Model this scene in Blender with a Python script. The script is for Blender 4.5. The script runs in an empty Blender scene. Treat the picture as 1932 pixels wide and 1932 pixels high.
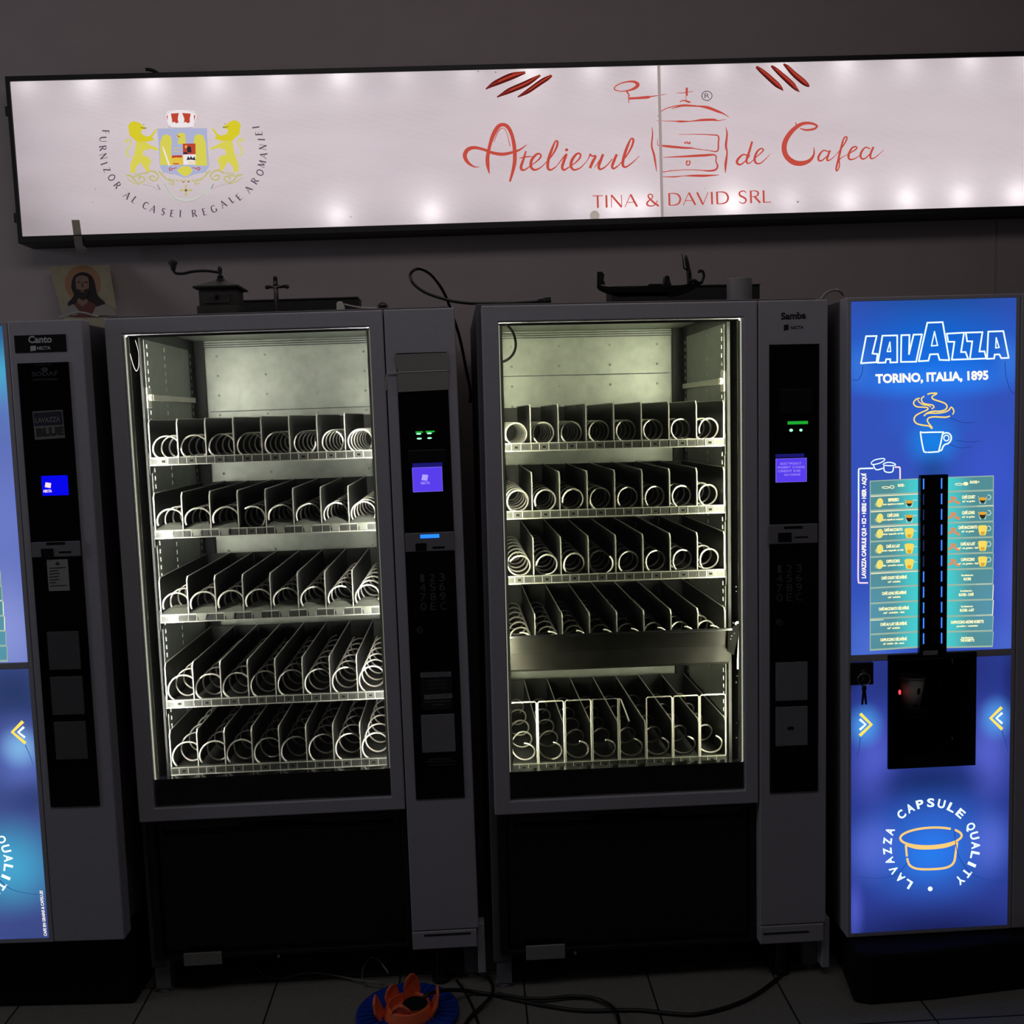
import bpy, bmesh, math, random
from mathutils import Vector, Matrix, Euler
random.seed(7)
SC = bpy.context.scene
COL = SC.collection
PI = math.pi

# ------------------------------------------------------------------ camera, world, lights, exposure
F_PX = 1933.5
CAM_POS = Vector((0.9088, -2.6771, 1.5497))
PITCH, YAW, ROLL = math.radians(5.2612), math.radians(-2.2565), math.radians(-1.7626)
def cam_axes():
    cp, sp, cy, sy = math.cos(PITCH), math.sin(PITCH), math.cos(YAW), math.sin(YAW)
    fw = Vector((-sy*cp, cy*cp, -sp)); rt = Vector((cy, sy, 0)); up = rt.cross(fw)
    cr, sr = math.cos(ROLL), math.sin(ROLL)
    return rt*cr + up*sr, -rt*sr + up*cr, fw
RT, UP, FW = cam_axes()
cd = bpy.data.cameras.new('camera'); cam = bpy.data.objects.new('camera', cd); COL.objects.link(cam)
cd.sensor_width = 36; cd.lens = 36*F_PX/1932; cd.clip_start = 0.05
M = Matrix.Identity(4)
for i in range(3):
    M[i][0], M[i][1], M[i][2], M[i][3] = RT[i], UP[i], -FW[i], CAM_POS[i]
cam.matrix_world = M
SC.camera = cam
SC.view_settings.view_transform = 'Standard'; SC.view_settings.look = 'None'
SC.view_settings.gamma = 1; SC.view_settings.use_curve_mapping = False
SC.view_settings.exposure = 0.0
W = bpy.data.worlds.new('world'); SC.world = W; W.use_nodes = True
W.node_tree.nodes['Background'].inputs[0].default_value = (0.90, 0.88, 1.0, 1)
W.node_tree.nodes['Background'].inputs[1].default_value = 0.017
def area_light(name, loc, target, sx, sy, power, col):
    l = bpy.data.lights.new(name, 'AREA'); l.shape = 'RECTANGLE'; l.size = sx; l.size_y = sy
    l.energy = power; l.color = col
    o = bpy.data.objects.new(name, l); COL.objects.link(o); o.location = loc
    o.rotation_euler = (Vector(target)-Vector(loc)).to_track_quat('-Z', 'Y').to_euler()
    return o
area_light('overhead_fill', (0.9, -1.3, 3.3), (0.9, -0.1, 0.8), 3.0, 0.6, 7.6, (1.0, 0.93, 0.93))  # unseen overhead light, added so the fronts fade towards the floor
area_light('cold_left_fill', (-3.4, -0.9, 2.3), (-0.4, 0.8, 2.0), 1.0, 1.2, 12.0, (0.80, 0.88, 1.0))  # unseen cold light, added to brighten the left part of the wall

# ------------------------------------------------------------------ helpers
def lin(r, g, b):
    f = lambda c: (c/255/12.92) if c/255 <= .04045 else ((c/255+.055)/1.055)**2.4
    return (f(r), f(g), f(b), 1)
MATS = {}
def mat(name, rgb=(128,128,128), rough=.5, metal=0, noise=.0, nscale=40, spec=.5, coat=0, trans=None):
    if name in MATS: return MATS[name]
    m = bpy.data.materials.new(name); m.use_nodes = True; nt = m.node_tree
    b = nt.nodes['Principled BSDF']; c = lin(*rgb)
    b.inputs['Base Color'].default_value = c; b.inputs['Roughness'].default_value = rough
    b.inputs['Metallic'].default_value = metal; b.inputs['Specular IOR Level'].default_value = spec
    b.inputs['Coat Weight'].default_value = coat
    if noise:
        tc = nt.nodes.new('ShaderNodeTexCoord'); n = nt.nodes.new('ShaderNodeTexNoise')
        n.inputs['Scale'].default_value = nscale; n.inputs['Detail'].default_value = 4
        nt.links.new(tc.outputs['Object'], n.inputs['Vector'])
        mr = nt.nodes.new('ShaderNodeMapRange'); mr.inputs[1].default_value = .3; mr.inputs[2].default_value = .7
        mr.inputs[3].default_value = 1-noise; mr.inputs[4].default_value = 1+noise
        nt.links.new(n.outputs['Fac'], mr.inputs[0])
        mx = nt.nodes.new('ShaderNodeVectorMath'); mx.operation = 'SCALE'
        mx.inputs[0].default_value = c[:3]; nt.links.new(mr.outputs[0], mx.inputs['Scale'])
        nt.links.new(mx.outputs[0], b.inputs['Base Color'])
    MATS[name] = m; return m
def emi(name, rgb, strength=1.0, sample=False):
    if name in MATS: return MATS[name]
    m = bpy.data.materials.new(name); m.use_nodes = True; nt = m.node_tree
    nt.nodes.remove(nt.nodes['Principled BSDF'])
    e = nt.nodes.new('ShaderNodeEmission'); e.inputs[0].default_value = lin(*rgb); e.inputs[1].default_value = strength
    nt.links.new(e.outputs[0], nt.nodes['Material Output'].inputs[0])
    m.cycles.emission_sampling = 'FRONT_BACK' if sample else 'NONE'
    MATS[name] = m; return m
def glass(name, tint=(1,1,1), refl=1.0, rough=0.02):
    if name in MATS: return MATS[name]
    m = bpy.data.materials.new(name); m.use_nodes = True; nt = m.node_tree
    nt.nodes.remove(nt.nodes['Principled BSDF'])
    t = nt.nodes.new('ShaderNodeBsdfTransparent'); t.inputs[0].default_value = (*tint, 1)
    g = nt.nodes.new('ShaderNodeBsdfGlossy'); g.inputs['Roughness'].default_value = rough
    f = nt.nodes.new('ShaderNodeFresnel'); f.inputs[0].default_value = 1.45
    k = nt.nodes.new('ShaderNodeMath'); k.operation = 'MULTIPLY'; k.inputs[1].default_value = refl
    mx = nt.nodes.new('ShaderNodeMixShader')
    nt.links.new(f.outputs[0], k.inputs[0]); nt.links.new(k.outputs[0], mx.inputs[0])
    nt.links.new(t.outputs[0], mx.inputs[1]); nt.links.new(g.outputs[0], mx.inputs[2])
    nt.links.new(mx.outputs[0], nt.nodes['Material Output'].inputs[0])
    MATS[name] = m; return m
def glow_print(name, base, blobs, vgrad=None, strength=1.0, sample=True):
    """A backlit print: a base colour with soft-edged ellipses of other colours printed on it.
    base (rgb); blobs [(x, z, rx, rz, rgb, amount)] in object space metres; vgrad (z0, rgb0, z1, rgb1)."""
    m = bpy.data.materials.new(name); m.use_nodes = True; nt = m.node_tree; N = nt.nodes; Lk = nt.links
    N.remove(N['Principled BSDF'])
    tc = N.new('ShaderNodeTexCoord'); cur = None
    if vgrad:
        z0, c0, z1, c1 = vgrad
        sx = N.new('ShaderNodeSeparateXYZ'); Lk.new(tc.outputs['Object'], sx.inputs[0])
        mr = N.new('ShaderNodeMapRange'); mr.inputs[1].default_value = z0; mr.inputs[2].default_value = z1
        Lk.new(sx.outputs[2], mr.inputs[0])
        mx = N.new('ShaderNodeMix'); mx.data_type = 'RGBA'
        mx.inputs[6].default_value = lin(*c0); mx.inputs[7].default_value = lin(*c1)
        Lk.new(mr.outputs[0], mx.inputs[0]); cur = mx.outputs[2]
    for (x, z, rx, rz, c, a) in blobs:
        sub = N.new('ShaderNodeVectorMath'); sub.operation = 'SUBTRACT'; sub.inputs[1].default_value = (x, 0, z)
        Lk.new(tc.outputs['Object'], sub.inputs[0])
        mul = N.new('ShaderNodeVectorMath'); mul.operation = 'MULTIPLY'; mul.inputs[1].default_value = (1/rx, 0, 1/rz)
        Lk.new(sub.outputs[0], mul.inputs[0])
        ln = N.new('ShaderNodeVectorMath'); ln.operation = 'LENGTH'; Lk.new(mul.outputs[0], ln.inputs[0])
        mr = N.new('ShaderNodeMapRange'); mr.interpolation_type = 'SMOOTHSTEP'
        mr.inputs[1].default_value = 0; mr.inputs[2].default_value = 1; mr.inputs[3].default_value = a; mr.inputs[4].default_value = 0
        Lk.new(ln.outputs['Value'], mr.inputs[0])
        mx = N.new('ShaderNodeMix'); mx.data_type = 'RGBA'; Lk.new(mr.outputs[0], mx.inputs[0])
        if cur is None: mx.inputs[6].default_value = lin(*base)
        else: Lk.new(cur, mx.inputs[6])
        mx.inputs[7].default_value = lin(*c); cur = mx.outputs[2]
    e = N.new('ShaderNodeEmission'); e.inputs[1].default_value = strength
    if cur is None: e.inputs[0].default_value = lin(*base)
    else: Lk.new(cur, e.inputs[0])
    Lk.new(e.outputs[0], N['Material Output'].inputs[0])
    m.cycles.emission_sampling = 'FRONT' if sample else 'NONE'
    return m

class MB:
    """Collects shapes for ONE mesh object; self.mi is the material slot of what is added next."""
    def __init__(s): s.v = []; s.f = []; s.m = []; s.mi = 0
    def add(s, vs, fs):
        o = len(s.v); s.v += [tuple(v) for v in vs]
        for f in fs: s.f.append([i+o for i in f]); s.m.append(s.mi)
        return s
    def box(s, x0, x1, y0, y1, z0, z1):
        return s.add([(x0,y0,z0),(x1,y0,z0),(x1,y1,z0),(x0,y1,z0),(x0,y0,z1),(x1,y0,z1),(x1,y1,z1),(x0,y1,z1)],
                     [(0,3,2,1),(4,5,6,7),(0,1,5,4),(1,2,6,5),(2,3,7,6),(3,0,4,7)])
    def prism(s, poly, axis, a0, a1):
        """poly: 2D points; axis 'y': (x,z) extruded y a0..a1; 'x': (y,z) along x; 'z': (x,y) along z"""
        def P(p, a): return (p[0], a, p[1]) if axis == 'y' else (a, p[0], p[1]) if axis == 'x' else (p[0], p[1], a)
        n = len(poly)
        vs = [P(p, a0) for p in poly] + [P(p, a1) for p in poly]
        fs = [list(range(n)), list(range(2*n-1, n-1, -1))] + [(i, i+n, (i+1) % n+n, (i+1) % n) for i in range(n)]
        return s.add(vs, fs)
    def ring(s, o, i, y0, y1):
        """rectangular frame (x0,x1,z0,z1) outer and inner, y0..y1, bevel-free"""
        def q(r, y): return [(r[0],y,r[2]),(r[1],y,r[2]),(r[1],y,r[3]),(r[0],y,r[3])]
        vs = q(o,y0)+q(i,y0)+q(o,y1)+q(i,y1); fs = []
        for k in range(4):
            n = (k+1) % 4
            fs += [(k,n,n+4,k+4),(k+8,k+12,n+12,n+8),(k,k+8,n+8,n),(k+4,n+4,n+12,k+12)]
        return s.add(vs, fs)
    def tube(s, pts, r, n=8, closed=False):
        pts = [Vector(p) for p in pts]; k = len(pts); vs = []; prev = None
        rr = r if isinstance(r, (list, tuple)) else [r]*k
        for i in range(k):
            a = pts[(i-1) % k] if (closed or i) else pts[0]
            b = pts[(i+1) % k] if (closed or i < k-1) else pts[-1]
            t = (b-a).normalized()
            if prev is None:
                u = t.orthogonal().normalized()
            else:
                u = prev - t*prev.dot(t); u = u.normalized() if u.length > 1e-6 else t.orthogonal().normalized()
            prev = u; w = t.cross(u)
            for j in range(n):
                an = 2*PI*j/n; vs.append(pts[i]+(u*math.cos(an)+w*math.sin(an))*rr[i])
        fs = []
        for i in range(k if closed else k-1):
            i2 = (i+1) % k
            for j in range(n): fs.append((i*n+j, i*n+(j+1) % n, i2*n+(j+1) % n, i2*n+j))
        if not closed: fs += [list(range(n-1,-1,-1)), [(k-1)*n+j for j in range(n)]]
        return s.add(vs, fs)
    def lathe(s, prof, c, axis='z', n=24, a0=0, a1=2*PI):
        c = Vector(c); vs = []; full = abs(a1-a0-2*PI) < 1e-6; m = n if full else n+1
        for (r, h) in prof:
            for j in range(m):
                a = a0+(a1-a0)*j/n; x, y = r*math.cos(a), r*math.sin(a)
                vs.append(c + (Vector((x,y,h)) if axis == 'z' else Vector((x,h,y)) if axis == 'y' else Vector((h,x,y))))
        fs = []
        for i in range(len(prof)-1):
            for j in range(n):
                j2 = (j+1) % m if full else j+1
                fs.append((i*m+j, i*m+j2, (i+1)*m+j2, (i+1)*m+j))
        if full:
            fs += [list(range(m-1,-1,-1)), [(len(prof)-1)*m+j for j in range(m)]]
        return s.add(vs, fs)
    def ball(s, c, r, n=10):
        rx, ry, rz = (r, r, r) if not isinstance(r, tuple) else r
        vs = []; k = n//2+1
        for i in range(k):
            t = PI*i/(k-1)
            for j in range(n):
                p = 2*PI*j/n
                vs.append((c[0]+rx*math.sin(t)*math.cos(p), c[1]+ry*math.sin(t)*math.sin(p), c[2]+rz*math.cos(t)))
        return s.add(vs, [(i*n+j, (i+1)*n+j, (i+1)*n+(j+1) % n, i*n+(j+1) % n) for i in range(k-1) for j in range(n)])
    def flat(s, pts):                       # a printed patch: polygon of 3D points
        return s.add(pts, [list(range(len(pts)))])
    def build(s, name, mats, parent=None, smooth=False, bevel=0, **props):
        me = bpy.data.meshes.new(name); me.from_pydata(s.v, [], s.f)
        if not isinstance(mats, (list, tuple)): mats = [mats]
        for m in mats: me.materials.append(m)
        me.polygons.foreach_set('material_index', s.m)
        bm = bmesh.new(); bm.from_mesh(me); bmesh.ops.recalc_face_normals(bm, faces=bm.faces); bm.to_mesh(me); bm.free()
        if smooth: me.polygons.foreach_set('use_smooth', [True]*len(me.polygons))
        me.update()
        o = bpy.data.objects.new(name, me); COL.objects.link(o)
        if parent: o.parent = parent
        if bevel:
            b = o.modifiers.new('bevel', 'BEVEL'); b.width = bevel; b.segments = 2; b.limit_method = 'ANGLE'; b.angle_limit = math.radians(40)
        for k, v in props.items(): o[k] = v
        return o
def smooth_path(pts, per=6, closed=False):
    """Catmull-Rom through tuples of any length"""
    n = len(pts); out = []
    for i in range(n if closed else n-1):
        g = lambda k: pts[k % n] if closed else pts[max(0, min(n-1, k))]
        p0, p1, p2, p3 = g(i-1), g(i), g(i+1), g(i+2)
        for s_ in range(per):
            t = s_/per
            out.append(tuple(.5*((2*b)+(-a+c)*t+(2*a-5*b+4*c-d)*t*t+(-a+3*b-3*c+d)*t**3) for a, b, c, d in zip(p0,p1,p2,p3)))
    if not closed: out.append(tuple(pts[-1]))
    return out

class Frame:
    """Where a thing stands: base point, turn about the vertical and small sideways lean."""
    def __init__(s, x, y, yaw=0, lean=0, z=0):
        s.m = Matrix.Translation((x, y, z)) @ Matrix.Rotation(yaw, 4, 'Z') @ Matrix.Rotation(lean, 4, 'Y')
        s.i = s.m.inverted(); s.c = s.i @ CAM_POS; s.r = s.i.to_3x3()
    def at(s, px, py, y=0.0):               # pixel of the photograph -> local point on the plane local y
        d = s.r @ (FW + RT*((px-966)/F_PX) - UP*((py-966)/F_PX))
        return s.c + d*((y-s.c[1])/d[1])
    def atz(s, px, py, z=0.0):
        d = s.r @ (FW + RT*((px-966)/F_PX) - UP*((py-966)/F_PX))
        return s.c + d*((z-s.c[2])/d[2])
    def rect(s, x0, y0, x1, y1, y=0.0):     # pixel corners (top-left, bottom-right) -> x0, x1, z0, z1
        a, b = s.at(x0, y0, y), s.at(x1, y1, y)
        return a[0], b[0], b[2], a[2]
def stroke(mb, pts, conv, per=5, scale=1.0, round_ends=True):
    """brush stroke: (px, py, width) points, smoothed, laid on a surface through conv(px,py)"""
    p = smooth_path(pts, per) if len(pts) > 2 and per > 1 else list(pts)
    L_, R_ = [], []
    for i, q in enumerate(p):
        a, b = p[max(0,i-1)], p[min(len(p)-1,i+1)]
        dx, dy = b[0]-a[0], b[1]-a[1]; l = math.hypot(dx, dy) or 1
        nx, ny = -dy/l, dx/l; w = max(q[2],.4)*.5*scale
        L_.append((q[0]+nx*w, q[1]+ny*w)); R_.append((q[0]-nx*w, q[1]-ny*w))
    vs = []
    for a, b in zip(L_, R_): vs += [conv(*a), conv(*b)]
    mb.add(vs, [(2*i, 2*i+1, 2*i+3, 2*i+2) for i in range(len(p)-1)])
    return mb
def patch(mb, pts, conv, smooth=0):
    p = smooth_path([tuple(q) for q in pts], smooth, True) if smooth else pts
    return mb.flat([conv(*q) for q in p])
def arc(cx, cy, rx, ry, a0, a1, n=16, w=None):
    out = []
    for i in range(n+1):
        a = math.radians(a0+(a1-a0)*i/n); q = (cx+rx*math.cos(a), cy+ry*math.sin(a))
        out.append(q if w is None else (*q, w))
    return out
def text_geo(st, bold=0):
    c = bpy.data.curves.new('t', 'FONT'); c.body = st; c.size = 1; c.offset = bold; c.resolution_u = 3
    o = bpy.data.objects.new('t', c)
    me = bpy.data.meshes.new_from_object(o)
    vs = [(v.co.x, v.co.y) for v in me.vertices]; fs = [list(p.vertices) for p in me.polygons]
    bpy.data.objects.remove(o); bpy.data.curves.remove(c); bpy.data.meshes.remove(me)
    return vs, fs
CAP = max(v[1] for v in text_geo('H')[0])
def letter_on(mb, st, p0, p1, h, conv, bold=0, italic=0):
    """writing from baseline pixel p0 to p1, capitals h pixels tall"""
    vs, fs = text_geo(st, bold)
    if not vs: return mb
    x0, x1 = min(v[0] for v in vs), max(v[0] for v in vs)
    dx, dy = p1[0]-p0[0], p1[1]-p0[1]; l = math.hypot(dx, dy); ux, uy = dy/l, -dx/l
    out = []
    for (x, y) in vs:
        u = (x-x0)/(x1-x0)+italic*y*0.3/(x1-x0); q = y/CAP*h
        out.append(conv(p0[0]+dx*u+ux*q, p0[1]+dy*u+uy*q))
    return mb.add(out, fs)
def thing(name, label, cat, frame=None, group=None, loc=None):
    o = bpy.data.objects.new(name, None); COL.objects.link(o)
    o.empty_display_size = .1
    if frame: o.matrix_world = frame.m
    if loc: o.location = loc
    o['label'] = label; o['category'] = cat
    if group: o['group'] = group
    return o
def tag(o, label, cat, group=None):
    o['label'] = label; o['category'] = cat
    if group: o['group'] = group
    return o
def clone(o, parent, loc=None, rot=None):
    c = o.copy(); COL.objects.link(c); c.parent = parent
    if loc: c.location = loc
    if rot: c.rotation_euler = rot
    return c

# ------------------------------------------------------------------ materials
GREY   = mat('grey_paint', (168,165,174), .42, 0, .04, 60)
GREY_D = mat('grey_paint_dark', (120,118,124), .45, 0, .04, 60)
CAB    = mat('cabinet_side', (92,90,94), .5, 0, .05, 30)
BLACK  = mat('black_plastic', (14,14,17), .38, 0, .2, 40)
BLACKM = mat('black_matt', (9,9,10), .75, 0, .2, 40, spec=.2)
GLOSSB = mat('black_gloss', (5,5,8), .12, 0, 0, 10, spec=.35)
STEEL  = mat('galvanised_steel', (184,191,180), .42, .5, .12, 24)
WIRE   = mat('bright_wire', (236,233,222), .34, .6)
TRAYM  = mat('tray_sheet', (52,53,51), .45, .3, .2, 22)
DIVM   = mat('divider_steel', (35,35,35), .42, .3, .15, 30)
LABELG = mat('ticket_strip', (72,74,68), .4, .3, .1, 50)
FLAPM  = mat('flap_steel', (122,126,116), .42, .5, .15, 30)
VELVET = mat('black_foam', (8,8,8), .9, 0, .2, 40, spec=0)
FRAMEG = mat('ticket_frame', (52,53,50), .4, .2)
EDGE   = mat('edge_steel', (190,190,180), .35, .5)
DARKG  = mat('dark_liner', (34,35,36), .45, .2, .15, 25)
WHITEP = mat('white_plastic', (205,205,190), .45)
CHROME = mat('chrome', (200,200,200), .2, 1)
LEDS   = {'A': emi('led_strip_cool', (255,253,240), 190.0, True), 'B': emi('led_strip_warm', (252,252,218), 205.0, True)}
LEDRIM = emi('led_strip_rim', (205,210,190), .8)
GLASS  = glass('clear_glass')
INK    = mat('dark_ink', (22,22,26), .5)
CABLE  = mat('black_cable', (13,13,14), .42)
WOODB  = mat('dark_wood', (26,24,27), .6, 0, .25, 30)

# ------------------------------------------------------------------ the setting
WALL_Y = 0.885
mb = MB().box(-4.5, 7, WALL_Y, WALL_Y+.12, 0, 3.5)
o = mb.build('wall_back', mat('wall_plaster', (182,168,167), .85, 0, .035, 9)); o['kind'] = 'structure'
m = bpy.data.materials.new('floor_tiles'); m.use_nodes = True; nt = m.node_tree; b = nt.nodes['Principled BSDF']
tc = nt.nodes.new('ShaderNodeTexCoord'); mp = nt.nodes.new('ShaderNodeMapping')
mp.inputs['Location'].default_value = (0.0225, -0.085, 0)
br = nt.nodes.new('ShaderNodeTexBrick'); br.offset = 0; br.squash = 1
br.inputs['Scale'].default_value = 1; br.inputs['Mortar Size'].default_value = .0028; br.inputs['Mortar Smooth'].default_value = .2
br.inputs['Brick Width'].default_value = .3433; br.inputs['Row Height'].default_value = .3433
br.inputs['Color1'].default_value = lin(128,125,117); br.inputs['Color2'].default_value = lin(121,118,111); br.inputs['Mortar'].default_value = lin(24,23,22)
nz = nt.nodes.new('ShaderNodeTexNoise'); nz.inputs['Scale'].default_value = 70; nz.inputs['Detail'].default_value = 6
mx = nt.nodes.new('ShaderNodeMix'); mx.data_type = 'RGBA'; mx.blend_type = 'MULTIPLY'; mx.inputs[0].default_value = .35
nt.links.new(tc.outputs['Object'], mp.inputs[0]); nt.links.new(mp.outputs[0], br.inputs[0]); nt.links.new(tc.outputs['Object'], nz.inputs[0])
nt.links.new(br.outputs['Color'], mx.inputs[6]); nt.links.new(nz.outputs['Fac'], mx.inputs[7])
nt.links.new(mx.outputs[2], b.inputs['Base Color']); b.inputs['Roughness'].default_value = .55
o = MB().box(-4.5, 7, -5, WALL_Y+.12, -.1, 0).build('floor', m); o['kind'] = 'structure'
o = MB().box(-4.5, 7, -5, WALL_Y+.12, 3.5, 3.6).build('ceiling', mat('ceiling_paint', (190,186,184), .9, 0, .03, 8)); o['kind'] = 'structure'
# thin vertical batten on the back wall above the right-hand coffee machine
FW_ = Frame(0, 0)
a = FW_.at(1878, 470, WALL_Y-.006)
o = MB().box(a[0]-.004, a[0]+.004, WALL_Y-.002, WALL_Y, 0, 2.2).build('trim_1', mat('trim_paint', (172,159,159), .85)); o['kind'] = 'structure'
# ------------------------------------------------------------------ snack vending machines
TX0, TW = .0525, .0751            # left edge of the trays, width of a lane
def spiral_mesh(R=.0315, y0=.138, y1=.62, pitch=.075, wr=.0026):
    pts = []; turns = (y1-y0)/pitch; n = int(turns*22)
    for i in range(n+1):
        t = i/n; a = -2*PI*turns*t
        pts.append((R*math.cos(a), y0+(y1-y0)*max(0, t-.02)/.98, R*math.sin(a)))
    b = MB().tube(pts, wr, 6)
    return b
SPIRAL = {}
def spiral_proto(key, parent, **kw):
    o = spiral_mesh(**kw).build('spiral_coil', WIRE, parent, smooth=True)
    SPIRAL[key] = o; return o
def build_tray(root, z, phases, key, flaps=None, pitch=.075, R=.0315, protos={}):
    t = MB().box(TX0+.001, TX0+8*TW-.001, .143, .655, z+.006, z+.009).box(TX0+.001, TX0+8*TW-.001, .655, .658, z, z+.122)
    for x in (TX0-.0035, TX0+8*TW+.0015):
        t.prism([(.131,z+.035),(.131,z-.02),(.137,z-.026),(.15,z-.018),(.17,z+.004),(.64,z+.004),(.64,z+.035)], 'x', x, x+.002)
    tray = t.build('tray', TRAYM, root)
    s = MB().box(TX0, TX0+8*TW, .131, .142, z, z+.0225); s.mi = 3; s.box(TX0, TX0+8*TW, .128, .131, z, z+.0025).box(TX0, TX0+8*TW, .129, .131, z+.0205, z+.0225)
    for i in range(8):
        x = TX0+i*TW
        s.mi = 3
        s.box(x+.0005, x+.0015, .1285, .131, z, z+.0225)
        for (a, b) in ((.022,.0235),(.047,.0485)): s.box(x+a, x+b, .1285, .131, z+.003, z+.0195)
        s.mi = 1
        s.box(x+.031, x+.040, .1304, .1312, z+.008, z+.014)
        s.mi = 2
        for (a, b) in ((.004,.020),(.050,.069)): s.box(x+a, x+b, .1300, .1312, z+.0055, z+.0165)
    s.build('ticket_strip', [LABELG, BLACKM, FRAMEG, EDGE], tray)
    if 'div' not in protos:
        d = MB().prism([(.136,0),(.136,.09),(.146,.101),(.648,.101),(.648,0)], 'x', -.0009, .0009)
        d.mi = 1; d.prism([(.1345,0),(.1345,.091),(.145,.1025),(.648,.1025),(.648,.1005),(.146,.1005),(.137,.0905),(.137,0)], 'x', -.0016, .0016)
        protos['div'] = d.build('divider', [DIVM, EDGE], tray); d0 = protos['div']
    else: d0 = clone(protos['div'], tray)
    d0.location = (TX0+.0005, 0, z+.0225)
    for i in range(1, 9): clone(d0, tray, (TX0+i*TW, 0, z+.0225))
    for i, ph in enumerate(phases):
        k = (pitch, R)
        loc, rot = (TX0+(i+.5)*TW, 0, z+.012+R+.004), (0, -math.radians(ph), 0)
        if k not in protos:
            o = spiral_proto(k, tray, pitch=pitch, R=R); protos[k] = o; o.location = loc; o.rotation_euler = rot
        else: clone(protos[k], tray, loc, rot)
    if flaps:
        for i in flaps:
            loc = (TX0+(i+.5)*TW, 0, z+.0225)
            if 'flap' not in protos:
                f = MB()
                top = [(-.036,.131,.001),(.036,.131,.001),(.034,.150,.006),(.024,.163,.012),(.016,.20,.015),(-.016,.20,.015),(-.024,.163,.012),(-.034,.150,.006)]
                f.flat(top).flat([(x,y,q-.0015) for x,y,q in top])
                for j in range(8):
                    a, b_ = top[j], top[(j+1) % 8]; f.flat([a, b_, (b_[0],b_[1],b_[2]-.0015), (a[0],a[1],a[2]-.0015)])
                f.prism([(-.016,.001),(.016,.001),(.008,-.013),(-.008,-.013)], 'y', .1265, .128)
                f.prism([(-.009,-.012),(.009,-.012),(.009,-.018),(-.009,-.018)], 'y', .1265, .128)
                protos['flap'] = f.build('product_flap', FLAPM, tray); protos['flap'].location = loc
            else: clone(protos['flap'], tray, loc)
    return tray

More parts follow.
